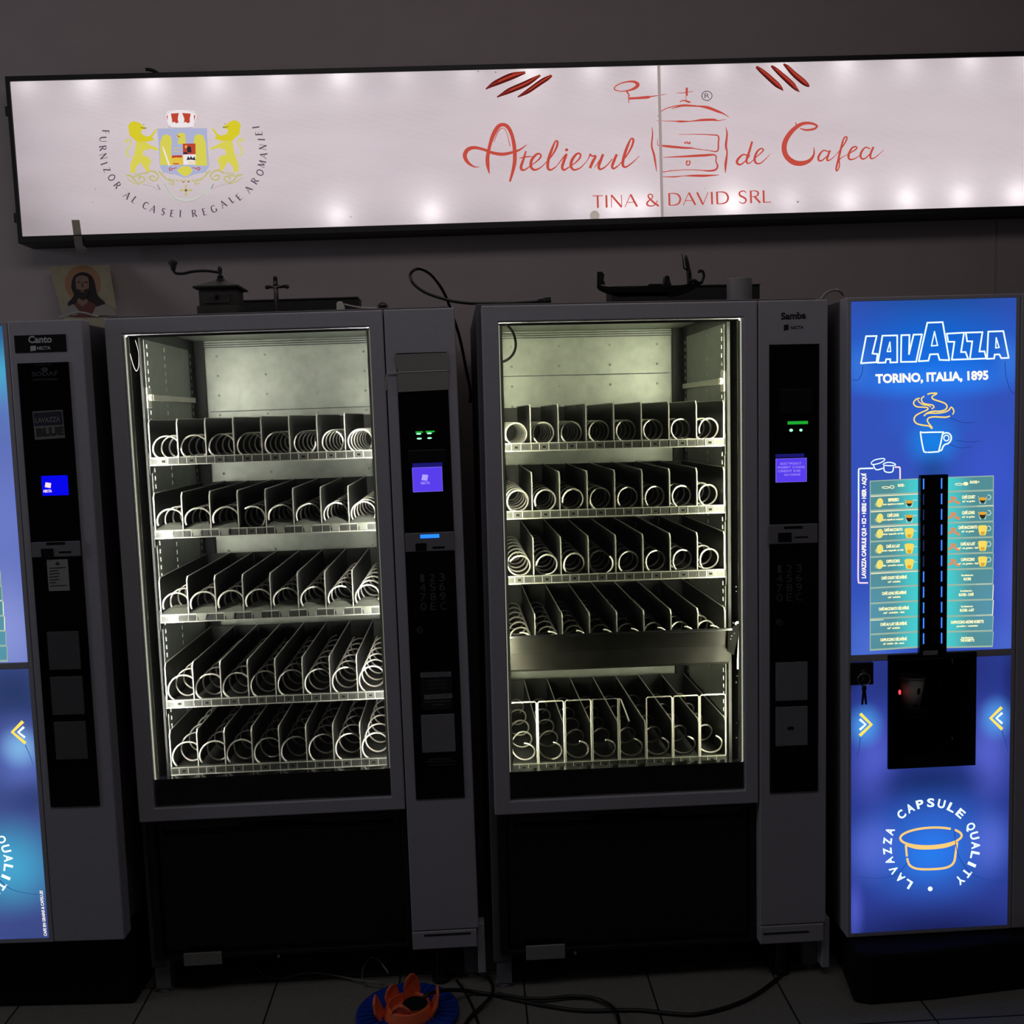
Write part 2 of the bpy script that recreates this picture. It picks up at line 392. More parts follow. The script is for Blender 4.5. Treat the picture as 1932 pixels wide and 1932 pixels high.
def snack_machine(key, fr, label, rows):
    root = thing('snack_vending_machine', label, 'vending machine', fr, 'snack vending machines')
    at = fr.at
    foot = lambda x: x*math.sin(fr.lean)
    # cabinet shell
    c = MB()
    c.box(-.012, .028, .052, .80, .075, 1.842).box(.850, .876, .052, .80, .075, 1.842)
    c.box(.028, .850, .052, .80, 1.826, 1.842).box(.028, .850, .765, .80, .075, 1.826)
    c.box(.028, .850, .07, .765, .105, .50).box(.69, .850, .07, .765, .50, 1.806)
    c.build('cabinet', CAB, root, bevel=.002)
    lin_ = MB().box(.028, .046, .135, .70, .555, 1.824).box(.663, .69, .135, .70, .555, 1.824)
    lin_.box(.046, .663, .135, .70, .50, .56)
    for (a, b) in ((.0275,.030),(.0405,.0425)): pass
    lin_.box(.046, .076, .665, .70, .56, 1.824).box(.633, .663, .665, .70, .56, 1.824)
    lin_.build('liner', DARKG, root)
    for (xa, xb) in ((.046, .0475), (.6615, .663)): MB().box(xa, xb, .16, .60, .60, 1.79).build('side_panel', mat('side_sheet', (135,140,134), .42, .4, .1, 20), root)
    MB().box(.046, .663, .135, .70, 1.8235, 1.8255).build('roof_panel', STEEL, root)
    bp = MB().box(.076, .633, .690, .70, .56, 1.823)
    zs = at(400, 776, .69)[2] if key == 'A' else at(1100, 706, .69)[2]
    bp.box(.084, .626, .686, .690, zs, 1.799).box(.084, .626, .687, .690, .60, zs-.004)
    for zz in (1.8035, 1.8105, 1.817): bp.box(.076, .633, .682, .690, zz, zz+.0035)
    for zz in [1.775-.063*i for i in range(15)]:
        for xx in (.115, .268, .432, .585): bp.ball((xx, .6855, zz), (.0042, .003, .0042), 8)
    bp.mi = 1
    for zz in (1.8025, 1.8095, 1.8165): bp.box(.076, .633, .681, .6835, zz-.0012, zz+.0008)  # dark strips drawn in for the shade between the ribs
    bp.box(.084, .626, .6855, .6875, zs-.003, zs-.0012)
    bp.build('back_panel', [STEEL, DARKG], root, smooth=False)
    if key == 'A':
        sq = [at(px, py, .66) for px, py in ((360,1206),(361,1184),(367,1179),(372,1186),(374,1192),(377,1195),(370,1203))]
        MB().prism([(v[0], v[2]) for v in sq], 'y', .659, .660).build('paper_scrap', mat('scrap_paper', (214,212,168), .7), root)
    for x in (.0475, .6595):
        for y in (.18, .34, .615):
            r = MB()
            for i in range(52):
                z = .62+i*.0225
                if .2 < 1: r.box(x, x+.002, y, y+.003, z, z+.011)
            r.build('slotted_rail', STEEL, root)
    # shelf guides on the side walls
    for x, sx in ((.0475, 1), (.6615, -1)):
        zz = at(300, 748, .16)[2] if key == 'A' else at(1340, 718, .16)[2]
        g = MB().box(min(x,x+sx*.004), max(x,x+sx*.004), .15, .185, zz-.03, zz+.025).box(min(x,x+sx*.010), max(x,x+sx*.010), .185, .62, zz-.010, zz+.006)
        gd = g.build('shelf_guide', WHITEP, root, bevel=.0015)
        MB().lathe([(.0001,0),(.009,0),(.009,.012),(.0001,.012)], (x, .165, zz-.002) if sx > 0 else (x-.012, .165, zz-.002), 'x', 14).build('roller', mat('ivory_plastic', (225,220,190), .5), gd, smooth=False)
    # door
    d = MB().ring((0, .7053, .508, 1.832), (.042, .6695, .5445, 1.791), 0, .045)
    door = d.build('glass_door', GREY, root, bevel=.003)
    k = MB().ring((.020, .690, .53, 1.81), (.0405, .6710, .5430, 1.7925), .0455, .133); k.build('door_gasket', VELVET, door)
    MB().box(.0405, .671, .013, .018, .543, 1.7925).build('pane', GLASS, door)
    MB().box(.0405, .671, .020, .045, .543, .6165).build('kick_panel', GLOSSB, door)
    bz = MB().ring((.0405, .671, .543, 1.7925), (.0425, .669, .5455, 1.7905), .008, .013); bz.build('pane_trim', mat('trim_grey', (128,126,130), .3, .5), door)
    p = at(312, 1503, .019) if key == 'A' else at(980, 1487, .019)
    MB().lathe([(.009,-.0005),(.0105,0),(.009,.0005)], (p[0], .0185, p[2]), 'y', 20).build('kick_panel_emblem', mat('emblem', (40,40,44), .4), door)
    for x0, x1 in ((.0430, .0520), (.6600, .6690)):
        s = MB().box(x0, x1, .0225, .026, .6175, 1.785)
        st = s.build('light_strip', LEDRIM if False else mat('led_profile', (190,190,175), .35, .6), door)
        MB().box(x0+.001, x1-.001, .026, .028, .62, 1.78).build('led_tube', LEDS[key], st)
        xr = x0 if x0 < .3 else x1-.0016
        MB().box(xr, xr+.0016, .0195, .0225, .6175, 1.785).build('led_diffuser_edge', LEDRIM, st)
    # cable loop inside the glass
    if key == 'A': pts = [(234,640),(243,660),(252,690),(258,700),(262,690),(262,665),(255,640)]; yy = .05
    else: pts = [(940,606),(955,612),(968,628),(973,650),(968,668),(955,680),(942,682),(936,672)]; yy = .07
    MB().tube([at(px, py, yy) for px, py in smooth_path(pts, 5)], .0016 if key == 'A' else .0034, 6).build('inner_cable', CABLE if key == 'A' else VELVET, root, smooth=True)
    # trays
    protos = {}
    for r in rows: build_tray(root, r['z'], r['ph'], key, r.get('flaps'), r.get('pitch', .075), r.get('R', .0315), protos)
    # control column
    cz = .1655
    col = MB().box(.7085, .8900, 0, .05, cz, 1.832).build('control_column', GREY, root, bevel=.003)
    R = lambda x0, y0, x1, y1, y=-.003: fr.rect(x0, y0, x1, y1, y)
    def pl(nm, r, m, y0=-.0045, y1=0, par=None, bev=0): return MB().box(r[0], r[1], y0, y1, r[2], r[3]).build(nm, m, par or col, bevel=bev)
    pan = pl('control_panel', (.7358, .8660, .5355, 1.7200), GLOSSB, -.003, .002)
    if key == 'A':
        scr, dim, bar = R(778,883,835,926), R(778,873,835,880), R(764,1006,858,1038)
        slot, hole = R(816,1031,839,1034), R(784,1025,805,1038)
        led = [(785,817,795,820),(805,816,815,819),(786,826,796,829),(806,825,815,828)]; ledbar = [(784,814,798,816.5),(803,813,820,815.5)]
        keys_at, lk = (797, 1098), (792, 1188.5); plates = [(794,1349,860,1417)]
    else:
        scr, dim, bar = R(1464,866,1521,908), R(1463,857,1517,862), R(1449,990,1542,1024)
        slot, hole = R(1498,1012,1523,1014), R(1467,1005,1492,1021)
        led = [(1489,809,1496,814.5),(1508,809,1514,814)]; ledbar = [(1486,795,1524,800)]
        keys_at, lk = (1471, 1081), (1470, 1175); plates = [(1463,1250,1523,1320),(1463,1334,1523,1405)]
    screen = pl('display', scr, emi('screen_violet', (88,62,236), 1.0, True), -.0045, -.003, pan)
    MB().ring((scr[0]-.0008, scr[1]+.0008, scr[2]-.0008, scr[3]+.0008), (scr[0], scr[1], scr[2], scr[3]), -.0048, -.003).build('display_rim', emi('screen_rim', (140,120,250)), screen)
    tm = MB(); conv = lambda px, py: at(px, py, -.0048)
    if key == 'A':
        patch(tm, [(797,895),(808,896),(806,907),(795,906)], conv)
        letter_on(tm, 'NECTA', (794,914), (811,913), 4.5, conv, .02)
    else:
        for i, (a, b, st) in enumerate(((1472,1512,'SELECT PRODUCT'),(1468,1518,'INSERT COINS'),(1468,1510,'CREDIT 0.00'),(1480,1510,'NO CHANGE'))):
            letter_on(tm, st, (a, 877+i*7), (b, 876+i*7), 4, conv, .0)
    tm.build('display_text', emi('screen_text', (178,160,255)), screen)
    pl('status_light', dim, emi('dim_blue', (28,24,110)), -.0045, -.003, pan)
    rd = R(770, 850, 842, 872) if key == 'A' else R(1470, 735, 1530, 779)
    pl('card_reader', rd, mat('reader_black', (19,19,24), .3), -.007, -.003, pan, .001)
    g = MB()
    for q in ledbar: g.box(*[(lambda r: (r[0], r[1], -.0048, -.003, r[2], r[3]))(R(*q))][0])
    g.build('green_light_bar', emi('green_bar', (30,170,50)), pan)
    for q in led:
        r = R(*q); MB().ball(((r[0]+r[1])/2, -.0035, (r[2]+r[3])/2), ((r[1]-r[0])/2, .002, (r[3]-r[2])/2), 10).build('indicator_light', emi('green_led', (150,255,190), 1.6), pan, smooth=True)
    cb = pl('coin_bar', bar, GREY_D, -.008, -.003, pan, .002)
    pl('coin_slot', slot, BLACKM, -.0085, -.008, cb); pl('reject_button', hole, BLACKM, -.0095, -.008, cb)
    if key == 'A': pl('payment_light', R(793,1008.5,829,1014), emi('blue_led', (40,130,255), 1.3, True), -.0092, -.008, cb)
    else: pl('payment_light', R(1478,993,1513,996), BLACKM, -.0092, -.008, cb)
    kx, ky = keys_at
    kd = mat('key_print', (70,70,76) if key == 'A' else (46,46,50), .5)
    for i, ch in enumerate('123456789' + '0EC'):
        cx, cy = kx+(i % 3)*18.5+(i//3)*.8*(1 if key == 'A' else 0), ky+(i//3)*18-(i % 3)*.8
        t = MB(); w = 11 if ch != '1' else 7.5
        letter_on(t, ch, (cx-w/2, cy), (cx+w/2, cy-.4), 14.5, lambda px, py: at(px, py, -.0034), .0)
        t.build('key_symbol', kd, pan)
    p = at(*lk, -.003)
    lo = MB().lathe([(.0001,-.006),(.0085,-.006),(.0095,-.003),(.0095,.0)], (p[0], -.003, p[2]), 'y', 20).build('lock', mat('lock_metal', (90,90,92), .35, .8), pan, smooth=False)
    MB().box(p[0]-.001, p[0]+.001, -.0095, -.0088, p[2]-.005, p[2]+.005).build('key_hole', BLACKM, lo)
    for q in plates: pl('blank_plate', R(*q), GREY_D, -.0065, -.003, pan, .001)
    if key == 'B':
        r = R(1484,1370,1498,1377); MB().ball(((r[0]+r[1])/2, -.0066, (r[2]+r[3])/2), ((r[1]-r[0])/2, .0006, (r[3]-r[2])/2), 10).build('plate_smudge', BLACK, pan)
        t = MB(); cv = lambda px, py: at(px, py, -.0006)
        letter_on(t, 'Samba', (1474,602.5), (1521,600.5), 12, cv, .035)
        t.build('name_lettering', INK, col)
        t = MB(); letter_on(t, 'NECTA', (1492,621), (1516,620), 5.5, cv, .02)
        patch(t, [(1479,613),(1488,612),(1488,622),(1479,624)], cv)
        t.build('maker_lettering', INK, col)
    else:
        st = MB(); r = R(793,1268,854,1337); st.box(r[0], r[1], -.0042, -.003, r[2], r[3])
        cv = lambda px, py: at(px, py, -.0045); st.mi = 1
        for q in ((793,1268,851,1279,793,1278),): patch(st, [(793,1269),(851,1267),(851.5,1276),(793.3,1278.5)], cv)
        patch(st, [(800,1311),(853,1308),(853.5,1317),(801,1320)], cv)
        st.mi = 2
        for i, (a, b) in enumerate(((806,843),(808,842),(806,843))):
            stroke(st, [(a,1286+i*7,4),((a+b)/2,1284+i*7,3),(b,1284+i*7,4)], cv)
        letter_on(st, 'PRODUSE IN', (801,1275), (844,1273.4), 4.5, cv); letter_on(st, 'NU LOVITI', (814,1317), (848,1315), 4.5, cv)
        st.mi = 1
        letter_on(st, 'ATENTIE LA PRODUSE', (801,1326), (850,1324), 3.2, cv); letter_on(st, 'CADERE', (815,1331.5), (838,1330.5), 3, cv)
        st.build('warning_sticker', [mat('sticker_black', (24,24,27), .5), mat('sticker_grey', (112,112,116), .5), mat('sticker_dark', (50,50,54), .5)], pan)
        t = MB()
        letter_on(t, 'asistenta tehnica', (810,1434), (851,1432.5), 4, cv); letter_on(t, 'TELEFON NON STOP 24 DIN 24', (804,1439.5), (859,1437.6), 4, cv); letter_on(t, 'apelati operatorul', (808,1444.5), (857,1443), 3.4, cv)
        t.build('service_lettering', mat('service_print', (86,86,90), .5), pan)
        # milky adhesive film over the top of the black panel
        f = MB(); cv = lambda px, py: at(px, py, -.0052)
        q0 = [(744,669),(845,665),(848,700),(751,704)]; q1 = [(749,704),(846,699),(846,735),(751,740)]
        for q in (q0, q1): f.prism([(lambda v: (v[0], v[2]))(cv(*a)) for a in q], 'y', -.0052, -.0044)
        f.build('film_patch', mat('milky_film', (140,138,134), .45), col)
        b = MB().tube([cv(*a) for a in smooth_path([(729,737),(728.6,722),(730,706),(736,703.6),(752,703),(800,701),(846,699)], 5)], .0014, 6); b.build('film_edge', mat('film_edge', (190,188,180), .4), col, smooth=True)
    # foot of the column with the cash outlet
    lc = MB().box(.7085, .8835, -.002, .05, .114, cz-.002).box(.884, .905, .012, .05, .03, cz+.006)
    lc_o = lc.build('lower_cover', GREY, root, bevel=.002)
    r = R(800,1766,888,1761) if key == 'A' else R(1440,1763,1526,1758)
    MB().box(r[0], r[1], -.0035, -.001, r[2]-.001, r[3]+.003).build('cash_outlet', BLACKM, lc_o)
    # delivery hatch
    h = MB().ring((.006, .704, .106, .505), (.030, .690, .118, .490), .028, .07); hf = h.build('hatch_surround', BLACK, root, bevel=.003)
    hb = MB().prism([(.046,.118),(.046,.455),(.038,.490),(.055,.490),(.07,.45),(.07,.118)], 'x', .031, .689).build('delivery_flap', mat('flap_black', (13,13,15), .28), root, bevel=.003)
    e = MB().ring((.040, .682, .449, .489), (.050, .672, .455, .481), .032, .037); e.build('flap_lip', mat('flap_edge', (30,30,34), .25), hb)
    MB().box(.262, .448, .027, .040, .4655, .482).build('handle_recess', BLACKM, hb)
    r = fr.rect(347,1798,420,1817,.03) if key == 'A' else fr.rect(992,1784,1066,1806,.03)
    MB().box(r[0], r[1], .024, .030, r[2], r[3]).build('rating_plate', mat('plate_metal', (150,150,146), .5, .3), hf, bevel=.001)
    p = at(526, 1803, .03) if key == 'A' else at(1085, 1797, .03)
    MB().lathe([(.0001,-.004),(.004,-.004),(.005,0)], (p[0], .03, p[2]), 'y', 12).build('screw', CHROME, hf)
    # feet
    for x0, x1, y0, y1 in ((-.004,.036,.055,.10),(.845,.890,.055,.10),(-.004,.036,.70,.75),(.845,.890,.70,.75)):
        zf = foot(x0)
        f = MB().box(x0, x1, y0, y1, max(zf,foot(x1))+.012, .1055).lathe([(.024,0),(.024,.008),(.010,.012)], ((x0+x1)/2, (y0+y1)/2, foot((x0+x1)/2)), 'z', 16)
        f.build('foot', [GREY_D], root)
    f = MB().lathe([(.026,0),(.026,.012),(.016,.016),(.016,.112)], (.78, .05, foot(.78)), 'z', 16).build('leg_stand', BLACK, root)
    return root
def mk(x, y, yaw, lean):
    f = Frame(x, y, yaw, lean); f.lean = lean; return f
FA = mk(0, 0, 0, -.0044); FB = mk(.9393, -.0631, .0185, .0061)
SA = snack_machine('A', FA, 'grey snack vending machine with the coffee grinder on top and a violet logo display', [
    dict(z=1.449, ph=[250,255,250,265,258,5,65,275]),
    dict(z=1.250, ph=[202,205,200,127,195,205,210,210], flaps=[0,1,2,4,5,6,7]),
    dict(z=1.018, ph=[200,205,205,205,205,215,205,210], flaps=range(8)),
    dict(z=.779, ph=[250,250,245,270,265,250,285,285], R=.034),
    dict(z=.588, ph=[230,215,220,235,235,280,260,240], R=.034, pitch=.085)])
SB = snack_machine('B', FB, 'grey snack vending machine with the gondola model on top, beside the blue lit coffee machine', [
    dict(z=1.459, ph=[240,300,255,240,270,285,262,200], R=.030),
    dict(z=1.277, ph=[230,205,190,235,215,220,235,265], R=.030),
    dict(z=1.100, ph=[150,175,215,45,225,225,225,225], R=.030),
    dict(z=.889, ph=[100,95,90,90,85,90,90,95], R=.030),
    dict(z=.577, ph=[90,80,85,90,80,75,80,70], R=.031, pitch=.11)])
# delivery bin waiting in front of the fourth tray of the second machine
at = FB.at
zt, zb = at(1160, 1194, .07)[2], at(1160, 1262, .10)[2]
t = MB()
prof = [(.062, zt), (.066, zt-.045), (.085, zb+.012), (.110, zb), (.122, zb)]
for i in range(len(prof)-1):
    (ya, za), (yb, zb_) = prof[i], prof[i+1]
    t.add([(.047,ya,za),(.652,ya,za),(.652,yb,zb_),(.047,yb,zb_),(.047,ya+.003,za),(.652,ya+.003,za),(.652,yb+.003,zb_+.001),(.047,yb+.003,zb_+.001)],
          [(0,1,2,3),(7,6,5,4),(0,4,5,1),(3,2,6,7),(0,3,7,4),(1,5,6,2)])
for x in (.047, .650): t.prism(prof+[(.122, zt-.03), (.10, zt)], 'x', x, x+.003)
t = t.build('delivery_bin', mat('bin_sheet', (25,24,19), .6, .1, .5, 26, spec=.2), SB)
MB().tube([(.047,.061,zt), (.652,.061,zt)], .004, 8).build('bin_edge', BLACK, t)
b = MB().prism([(.64,zt-.06),(.64,zt),(.652,zt+.004),(.664,zt+.018),(.668,zt+.012),(.668,zt-.02),(.656,zt-.07)], 'y', .058, .066).build('bin_bracket', VELVET, t)
MB().tube([at(*p, .05) for p in smooth_path([(1387,1178),(1391,1174),(1396,1180),(1395,1200),(1393,1230),(1392,1262)], 4)], .0028, 6).build('lift_spring', WIRE, t, smooth=True)
# screws of the lift rail on the right
for px, py in ((1389,1107),(1389,1116),(1395,1120),(1380,1200),(1385,1195),(1378,1206),(1391,1275),(1389,1287),(1397,1295),(1390,1364),(1390,1392),(1383,1175)):
    p = at(px, py, .05)
    MB().ball((p[0], .05, p[2]), .0022, 8).build('lift_screw', CHROME, SB)
# bent wire holders over the lanes of the lowest tray
top, bot = at(1160, 1318, .128)[2], .60
for i in range(8):
    x0, x1 = TX0+i*TW+.002, TX0+(i+1)*TW-.002
    if i == 4:
        e = at(1187, 1361, .12)
        pts = [(x0,.128,bot),(x0,.128,top),(x0+.004,.127,top-.002),tuple(e)]
    elif i == 3: pts = [(x0,.128,bot),(x0,.128,top),(x1,.128,top),(x1,.128,bot)]
    else: pts = [(x0,.128,bot),(x0,.128,top-.004),(x0+.004,.128,top),(x1-.004,.128,top),(x1,.128,top-.004),(x1,.128,bot)]
    MB().tube(pts, .0021, 6).build('wire_holder', WIRE, SB, smooth=False)
# ------------------------------------------------------------------ coffee machines with backlit printed doors
NEON_W = emi('neon_white', (225,252,255), 1.25)
NEON_Y = emi('neon_yellow', (255,222,96), 1.1)
NEON_G = emi('neon_gold', (255,205,120), 1.05)
NEON_P = emi('neon_pink', (252,222,240), 1.1)
TXT_W = emi('print_white', (255,250,240), 1.05)
TXT_Y = emi('print_cream', (255,248,190), 1.15)
LINE_C = emi('print_line', (158,184,166)); LINE_B = emi('print_line_bright', (245,240,205), 1.05)
CUP_Y = emi('print_cup_yellow', (246,222,98)); CUP_D = emi('print_coffee', (52,40,22)); CUP_O = emi('print_crema', (226,168,58)); BEAN = emi('print_bean', (208,150,108)); CAPS = emi('print_capsule', (240,228,120)); PALE = emi('print_pale', (190,225,225))
NAVY = emi('print_navy_line', (24,60,140))
LAVX = None
def coffee_machine(fr, label, conv_px, xl, panel, zs, base_pts, wide, key):
    """xl: local x of left side; panel = (x0, x1) of the printed door; zs = (bottom, lower top, upper bottom, top)"""
    root = thing('coffee_vending_machine', label, 'coffee machine', fr, 'coffee vending machines')
    x0, x1 = panel; z0, z1, z2, z3 = zs; xr = xl+wide; H = z3+.0105
    zb = z0-.012
    xe = xr-.024 if key == 'L' else xr
    c = MB().box(xl, xl+.015, .05, .70, zb, H-.002).box(xe-.015, xe, .05, .70, zb, H-.002).box(xl+.015, xe-.015, .05, .70, H-.02, H-.002).box(xl+.015, xe-.015, .685, .70, zb, H-.02).box(xl+.015, xe-.015, .05, .70, zb, zb+.015)
    c.build('cabinet', CAB, root, bevel=.003)
    lo = lambda px, py, y=-.0012: conv_px(px, py, y)
    nx0, nx1, nz0, nz1 = lo(1675,1245)[0], lo(1838,1445)[0], lo(1838,1442)[2], lo(1675,1236)[2]
    d = MB().ring((xl, x1+.012, zb, H), (x0, x1, z0, z3), 0, .05)
    d.box(x0, x1, 0, .05, z1, z2)
    door = d.build('door_frame', GREY, root, bevel=.002)
    col = MB().box(x1+.0135, xr, 0, .05, zb, H).build('control_column', GREY, root, bevel=.003)
    # plinth
    k = MB().prism(base_pts, 'z', .0, zb-.004).build('plinth', BLACKM, root, bevel=.012)
    # upper print
    cx = lambda px, py: (lambda v: (v[0], v[2]))(lo(px, py))
    def B(px, py, rx, ry, c_, a):     # ellipse in photo pixels
        p = cx(px, py); return (p[0], p[1], rx*.00139, ry*.00139, c_, a)
    up = [B(1765,545,270,120,(34,76,150),1), B(1765,640,250,90,(18,100,206),1), B(1765,690,230,80,(22,110,226),1), B(1760,720,200,44,(44,128,244),.9), B(1620,690,40,60,(60,126,226),.6), B(1905,680,40,60,(60,126,226),.6),
          B(1760,780,120,80,(44,100,210),.8), B(1760,835,70,60,(24,128,230),1), B(1760,885,46,44,(22,66,128),.6), B(1870,900,80,140,(62,86,208),.7), B(1625,1000,60,140,(56,72,186),.8), B(1640,1230,90,140,(76,110,208),.9),
          B(1915,1100,60,190,(80,96,204),.8), B(1900,1220,60,90,(76,104,206),.8)]
    if key == 'L': up = [B(1890,640,90,150,(70,172,208),1), B(1900,560,90,90,(40,90,140),1), B(1890,760,80,110,(92,112,182),.9), B(1890,950,80,160,(106,122,198),.9), B(1880,1160,90,160,(134,146,214),1)]
    upm = glow_print('backlit_print_upper_'+key, (52,82,186) if key == 'R' else (96,112,184), up, None, 1.0)
    P1 = MB().flat([(x0,-.0003,z2),(x1,-.0003,z2),(x1,-.0003,z3),(x0,-.0003,z3)])
    P1.box(x0, x1, .002, .02, z2, z3)
    upper = P1.build('upper_print_panel', [upm], root)
    lw = [B(1755,1270,240,90,(36,46,118),.9), B(1650,1430,66,130,(84,96,206),.85), B(1865,1420,64,130,(88,100,208),.85), B(1632,1370,44,54,(76,156,238),.95), B(1880,1355,44,54,(84,158,240),.95),
          B(1755,1480,150,70,(26,44,104),1), B(1757,1600,190,150,(48,112,222),1), B(1645,1600,70,90,(92,112,220),.7), B(1868,1590,60,90,(92,112,220),.7), B(1757,1610,80,70,(40,124,238),.9), B(1760,1790,330,130,(16,20,60),1), B(1612,1720,26,90,(78,90,196),.8), B(1605,1270,30,80,(24,30,84),.7), B(1910,1280,30,90,(26,32,90),.7)]
    if key == 'L': lw = [B(1880,1280,150,100,(42,58,104),1), B(1880,1400,80,100,(92,112,190),1), B(1880,1385,50,50,(126,178,228),1), B(1900,1480,90,50,(48,62,116),.8), B(1840,1610,130,120,(70,164,206),1), B(1880,1750,130,80,(58,72,132),1)]
    lwm = glow_print('backlit_print_lower_'+key, (44,60,146) if key == 'R' else (64,78,140), lw, None, 1.0)
    P2 = MB()
    yy = -.0003
    for (a, b, c_, d_) in ((x0, nx0, z0, z1), (nx1, x1, z0, z1), (nx0, nx1, z0, nz0)):
        P2.flat([(a,yy,c_),(b,yy,c_),(b,yy,d_),(a,yy,d_)]).box(a, b, .002, .02, c_, d_)
    lower = P2.build('lower_print_panel', [lwm], root)
    n = MB()
    y1 = .045
    n.box(nx0, nx0+.003, -.006, y1, nz0, nz1).box(nx1-.003, nx1, -.006, y1, nz0, nz1).box(nx0, nx1, -.006, y1, nz0, nz0+.003).box(nx0, nx1, -.006, y1, nz1-.003, nz1).box(nx0, nx1, y1, y1+.003, nz0, nz1)
    if key == 'R':
        n = MB(); yd = .12
        n.box(nx0, nx0+.003, -.008, yd, nz0, nz1).box(nx1-.003, nx1, -.008, yd, nz0, nz1).box(nx0, nx1, -.008, yd, nz0, nz0+.003).box(nx0, nx1, -.008, yd, nz1-.012, nz1).box(nx0, nx1, yd, yd+.003, nz0, nz1)
    niche = n.build('dispensing_niche', BLACKM, root)
    lay = lambda y: (lambda px, py: conv_px(px, py, y))
    c1, c2, c3 = lay(-.0010), lay(-.0016), lay(-.0022)
    def art(fn, name, m, par=upper):
        b = MB(); fn(b); return b.build(name, m, par)
    # chevrons
    def chev(name, x, y, s):
        def f(b):
            b.mi = 0; stroke(b, [(x-s*11,y-20.5,6),(x+s*10,y,6),(x-s*12,y+21,6)], c1, per=1)
            b.mi = 1; stroke(b, [(x-s*12,y-10,4.5),(x-s*1,y,4.5),(x-s*12,y+10,4.5)], c2, per=1)
            b.mi = 2; stroke(b, [(x-s*11,y+24,1.2),(x-s*12-(1 if s>0 else -6),y+44,1),(x-s*14-(3 if s>0 else -8),y+62,.6)], c1)
        art(f, name, [NEON_Y, NEON_W, NAVY], lower)
    chev('printed_chevron', 1879, 1355, -1)
    # ring of letters round the capsule
    def ring(b, word):
        C = (1757.5, 1597); R_ = 76
        for st, a0, a1 in (('CAPSULE', 227, 311), ('QUALITY', -27, 50)):
            if st != word: continue
            for i, ch in enumerate(st):
                a = math.radians(a0+(a1-a0)*i/(len(st)-1)); p = (C[0]+R_*math.cos(a), C[1]+(R_-1)*math.sin(a)); w = 7 if ch != 'I' else 3
                ux, uy = -math.sin(a), math.cos(a)
                letter_on(b, ch, (p[0]-ux*w, p[1]-uy*w), (p[0]+ux*w, p[1]+uy*w), 15, c1, .03)
        for i, ch in enumerate('LAVAZZA' if word == 'LAVAZZA' else ''):
            a = math.radians(122+(200-122)*i/6); p = (C[0]+R_*math.cos(a), C[1]+R_*math.sin(a)); w = 6.5
            ux, uy = -math.sin(a), math.cos(a)
            letter_on(b, ch, (p[0]-ux*w, p[1]-uy*w), (p[0]+ux*w, p[1]+uy*w), 15, c1, .03)
        if word == '.': patch(b, arc(1755, 1677, 4.5, 4.5, 0, 340, 12), c1)
    for w_ in ('LAVAZZA', 'CAPSULE', 'QUALITY'): art(lambda b: ring(b, w_), 'ring_lettering', NEON_W, lower)
    art(lambda b: ring(b, '.'), 'ring_dot', NEON_W, lower)
    def capsule(b):
        stroke(b, arc(1756.5, 1579, 58, 17.5, -40, 310, 40, 4.2), lambda px, py: c1(px, py-(px-1756)*.045), per=1)
        stroke(b, [(1709,1594,4),(1730,1600,4.2),(1757,1600.5,4.2),(1785,1597,4.2),(1806,1589,4)], c1)
        stroke(b, [(1709,1594,4),(1711,1616,4)], c1, per=1)
        stroke(b, [(1711.5,1619,4),(1716,1632,4.2),(1730,1639,4.2),(1757,1640,4.2),(1785,1637,4.2),(1799,1628,4.2),(1803,1610,4.2),(1806,1589,4)], c1)
        b.mi = 1
        stroke(b, [(1801,1566,1.2),(1803,1590,1.2),(1810,1618,1.2),(1830,1645,1.2),(1855,1658,.8),(1900,1664,.6)], c2)
        stroke(b, [(1712,1628,1),(1690,1650,.9),(1655,1657,.7),(1613,1654,.5)], c2)
    art(capsule, 'printed_capsule', [NEON_G, NAVY], lower)
    if key == 'L':
        def side(b): letter_on(b, 'CAFE EN GRAINS & CAPSULES', (1897.5,1741), (1897,1655), 5, c1, .03)
        art(side, 'side_lettering', TXT_W, lower)
    def menu_rows(side):
        n_ = 11
        for i in range(n_):
            f0, f1 = i/n_, (i+1)/n_
            if side == 'l':
                q = [(1641,907+321*f0),(1732,902.5+320*f0),(1732,902.5+320*f1),(1641,907+321*f1)]
            else:
                q = [(1785.5,900+323*f0),(1875,897+324*f0),(1875-(.2*i),897+324*f1),(1785.5-.1*i,900+323*f1)]
            gr = MATS.get('menu_'+side+key)
            ia = c1(*q[0]); ib = c1(*q[1])
            if not gr:
                xa, xb = (ia[0], ib[0]) if side == 'l' else (ib[0], ia[0])
                gr = glow_print('menu_'+side+key, (84,142,150), [(xb, (z2+z3)/2-.2, abs(xb-xa)*.62, 40, (72,205,208), 1), (xa, 1.02, abs(xb-xa)*.7, .13, (88,150,176), .8)], None, 1, False)
                MATS['menu_'+side+key] = gr
            b = MB(); b.flat([c1(*p) for p in q]); b.mi = 1
            w = 3.2
            b.flat([c2(q[3][0], q[3][1]-w), c2(q[2][0], q[2][1]-w), c2(*q[2]), c2(*q[3])])
            if i == 0: b.flat([c2(*q[0]), c2(*q[1]), c2(q[1][0], q[1][1]+1.8), c2(q[0][0], q[0][1]+1.8)])
            xs = q[0][0] if side == 'l' else q[1][0]-1.6; xo = q[3][0] if side == 'l' else q[2][0]-1.6
            ys, ye = (q[0][1], q[3][1]) if side == 'l' else (q[1][1], q[2][1])
            b.mi = 2 if (side == 'r' and i in (7, 8)) else 1
            b.flat([c2(xs, ys), c2(xs+1.6, ys), c2(xo+1.6, ye), c2(xo, ye)])
            b.mi = 2
